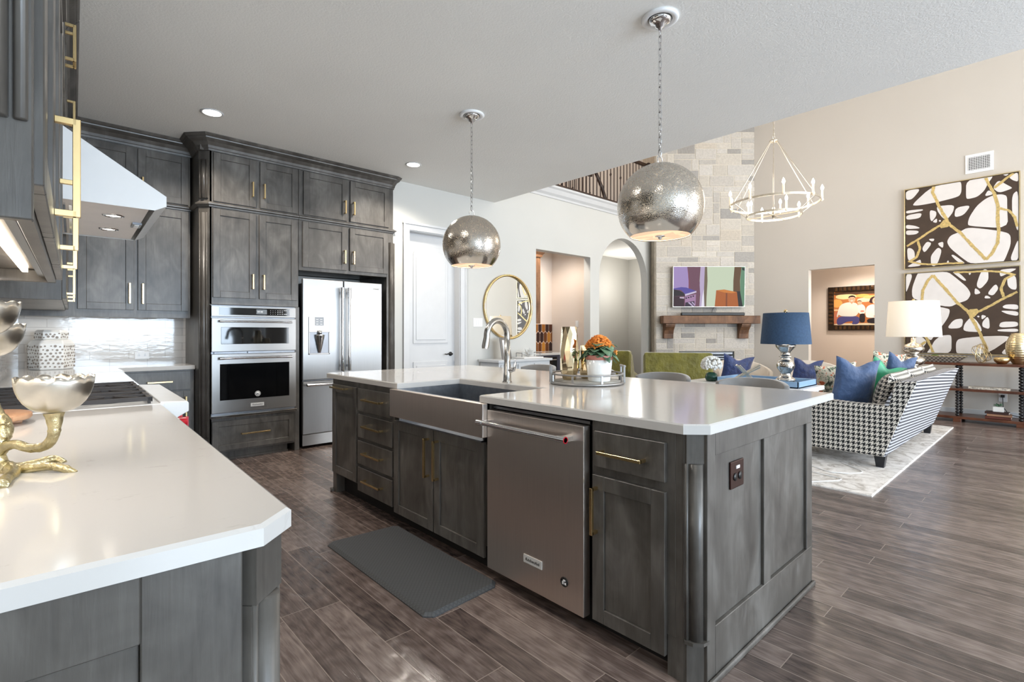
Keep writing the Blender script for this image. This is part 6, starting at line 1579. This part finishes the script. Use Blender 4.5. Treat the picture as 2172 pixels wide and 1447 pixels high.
for k in range(9):
    z = -PH / 2 + 0.12 + k * 0.075
    for x in (-PW / 2 + 0.05, PW / 2 - 0.05): m.box(x - 0.035, -0.032, z, x + 0.035, -0.018, z + 0.045)
m.build('notches', plain('notch_gilding', (92, 66, 44), 0.22, 0.6), ph, bevel=0.006)
def pq(pts): return [((x - 385) / 1240, 1 - (y - 370) / 790) for x, y in pts]
def ell(cx_, cy_, rx, ry, n=18): return pq([(cx_ + rx * math.cos(2 * PI * k / n), cy_ + ry * math.sin(2 * PI * k / n)) for k in range(n)])
it = [(R4(0, 0, 1, 1), (186, 112, 58)), (pq([(385, 370), (1625, 370), (1625, 470), (1000, 440), (385, 460)]), (70, 44, 22)), (pq([(430, 440), (760, 430), (900, 500), (600, 560), (420, 520)]), (240, 206, 150)),
 (ell(500, 500, 70, 40), (70, 30, 18)), (ell(450, 640, 110, 100), (226, 160, 84)), (ell(960, 480, 130, 40), (236, 168, 84)), (ell(1000, 580, 150, 50), (232, 200, 170)), (ell(1150, 520, 180, 40), (216, 180, 110)), (ell(1450, 600, 120, 60), (206, 150, 70)),
 (ell(430, 800, 60, 20), (236, 190, 150)), (pq([(385, 830), (520, 840), (520, 1160), (385, 1160)]), (190, 110, 80)), (pq([(385, 1120), (1625, 1110), (1625, 1160), (385, 1160)]), (226, 210, 180)),
 (pq([(500, 950), (860, 950), (910, 1010), (880, 1140), (740, 1140), (780, 1060), (640, 1080), (540, 1150), (450, 1150), (440, 1030)]), (70, 66, 122)),
 (pq([(495, 720), (560, 650), (680, 620), (840, 640), (900, 760), (880, 880), (820, 960), (540, 950), (480, 900), (460, 980), (440, 940)]), (222, 218, 208)),
 (ell(750, 560, 70, 85), (216, 160, 130)), (ell(725, 545, 9, 6), (50, 30, 26)), (ell(778, 545, 9, 6), (50, 30, 26)), (pq([(680, 540), (690, 480), (760, 460), (820, 490), (820, 540), (790, 500), (710, 505)]), (40, 26, 22)), (pq([(715, 620), (775, 620), (750, 670)]), (206, 150, 120)), (pq([(720, 585), (780, 585), (750, 605)]), (245, 240, 235)),
 (pq([(850, 700), (960, 670), (1020, 760), (1010, 900), (880, 900)]), (226, 224, 216)), (ell(905, 640, 45, 55), (222, 170, 140)), (pq([(860, 620), (880, 585), (930, 590), (950, 620), (905, 605)]), (90, 66, 50)), (pq([(900, 900), (1010, 890), (1010, 1100), (900, 1100)]), (34, 24, 26)), (ell(955, 840, 40, 22), (214, 140, 120)),
 (pq([(1080, 660), (1110, 540), (1200, 500), (1290, 560), (1330, 670)]), (52, 20, 24)), (pq([(1040, 740), (1120, 690), (1320, 680), (1400, 760), (1420, 960), (1160, 1000), (1030, 990), (1010, 880)]), (228, 226, 220)),
 (ell(1205, 610, 58, 76), (228, 176, 150)), (ell(1182, 598, 8, 6), (50, 30, 26)), (ell(1228, 598, 8, 6), (50, 30, 26)), (pq([(1165, 640), (1245, 640), (1205, 668)]), (246, 240, 236)), (pq([(1170, 690), (1250, 690), (1215, 770)]), (226, 180, 156)),
 (pq([(1040, 1030), (1200, 990), (1450, 1010), (1450, 1130), (1060, 1120)]), (30, 22, 30)), (pq([(1250, 1020), (1430, 1000), (1450, 1110), (1260, 1080)]), (84, 78, 128)), (ell(1230, 960, 60, 28), (222, 176, 150))]
flatart(PHX @ T(0, 0.0, 0), PW - 0.20, PH - 0.20, it, soft=True).build('photo_print', FLAT, ph)
spot('hall_light', (10.9, 2.6, 2.7), 90, (1, 0.92, 0.82), 2.4, 0.1)
spot('pantry_light', (6.3, 6.0, 2.95), 75, (1, 0.92, 0.82), 2.4, 0.1)
point('loft_light', (7.0, 7.2, 5.2), 60, (1, 0.84, 0.72), 0.2)
point('passage_fill', (9.7, 6.5, 2.3), 45, (1, 0.97, 0.92), 0.1)  # added unseen fill, tucked behind the arch to brighten the passage wall
point('hall_fill', (10.7, 1.5, 2.2), 30, (1, 0.9, 0.78), 0.1)  # added unseen fill, hidden by the far wall to brighten the hall
# under-cabinet light on the tiles
area('under_cabinet_light', (0.42, 6.1, 1.40), (0, 0, 0), 1.0, 0.06, 1.4, (1, 0.94, 0.86))
o = area('under_cabinet_light', tuple(LF @ Vector((-0.25, 1.8, 1.47))), (0, 0, LA), 0.06, 1.6, 9, (1, 0.93, 0.85))
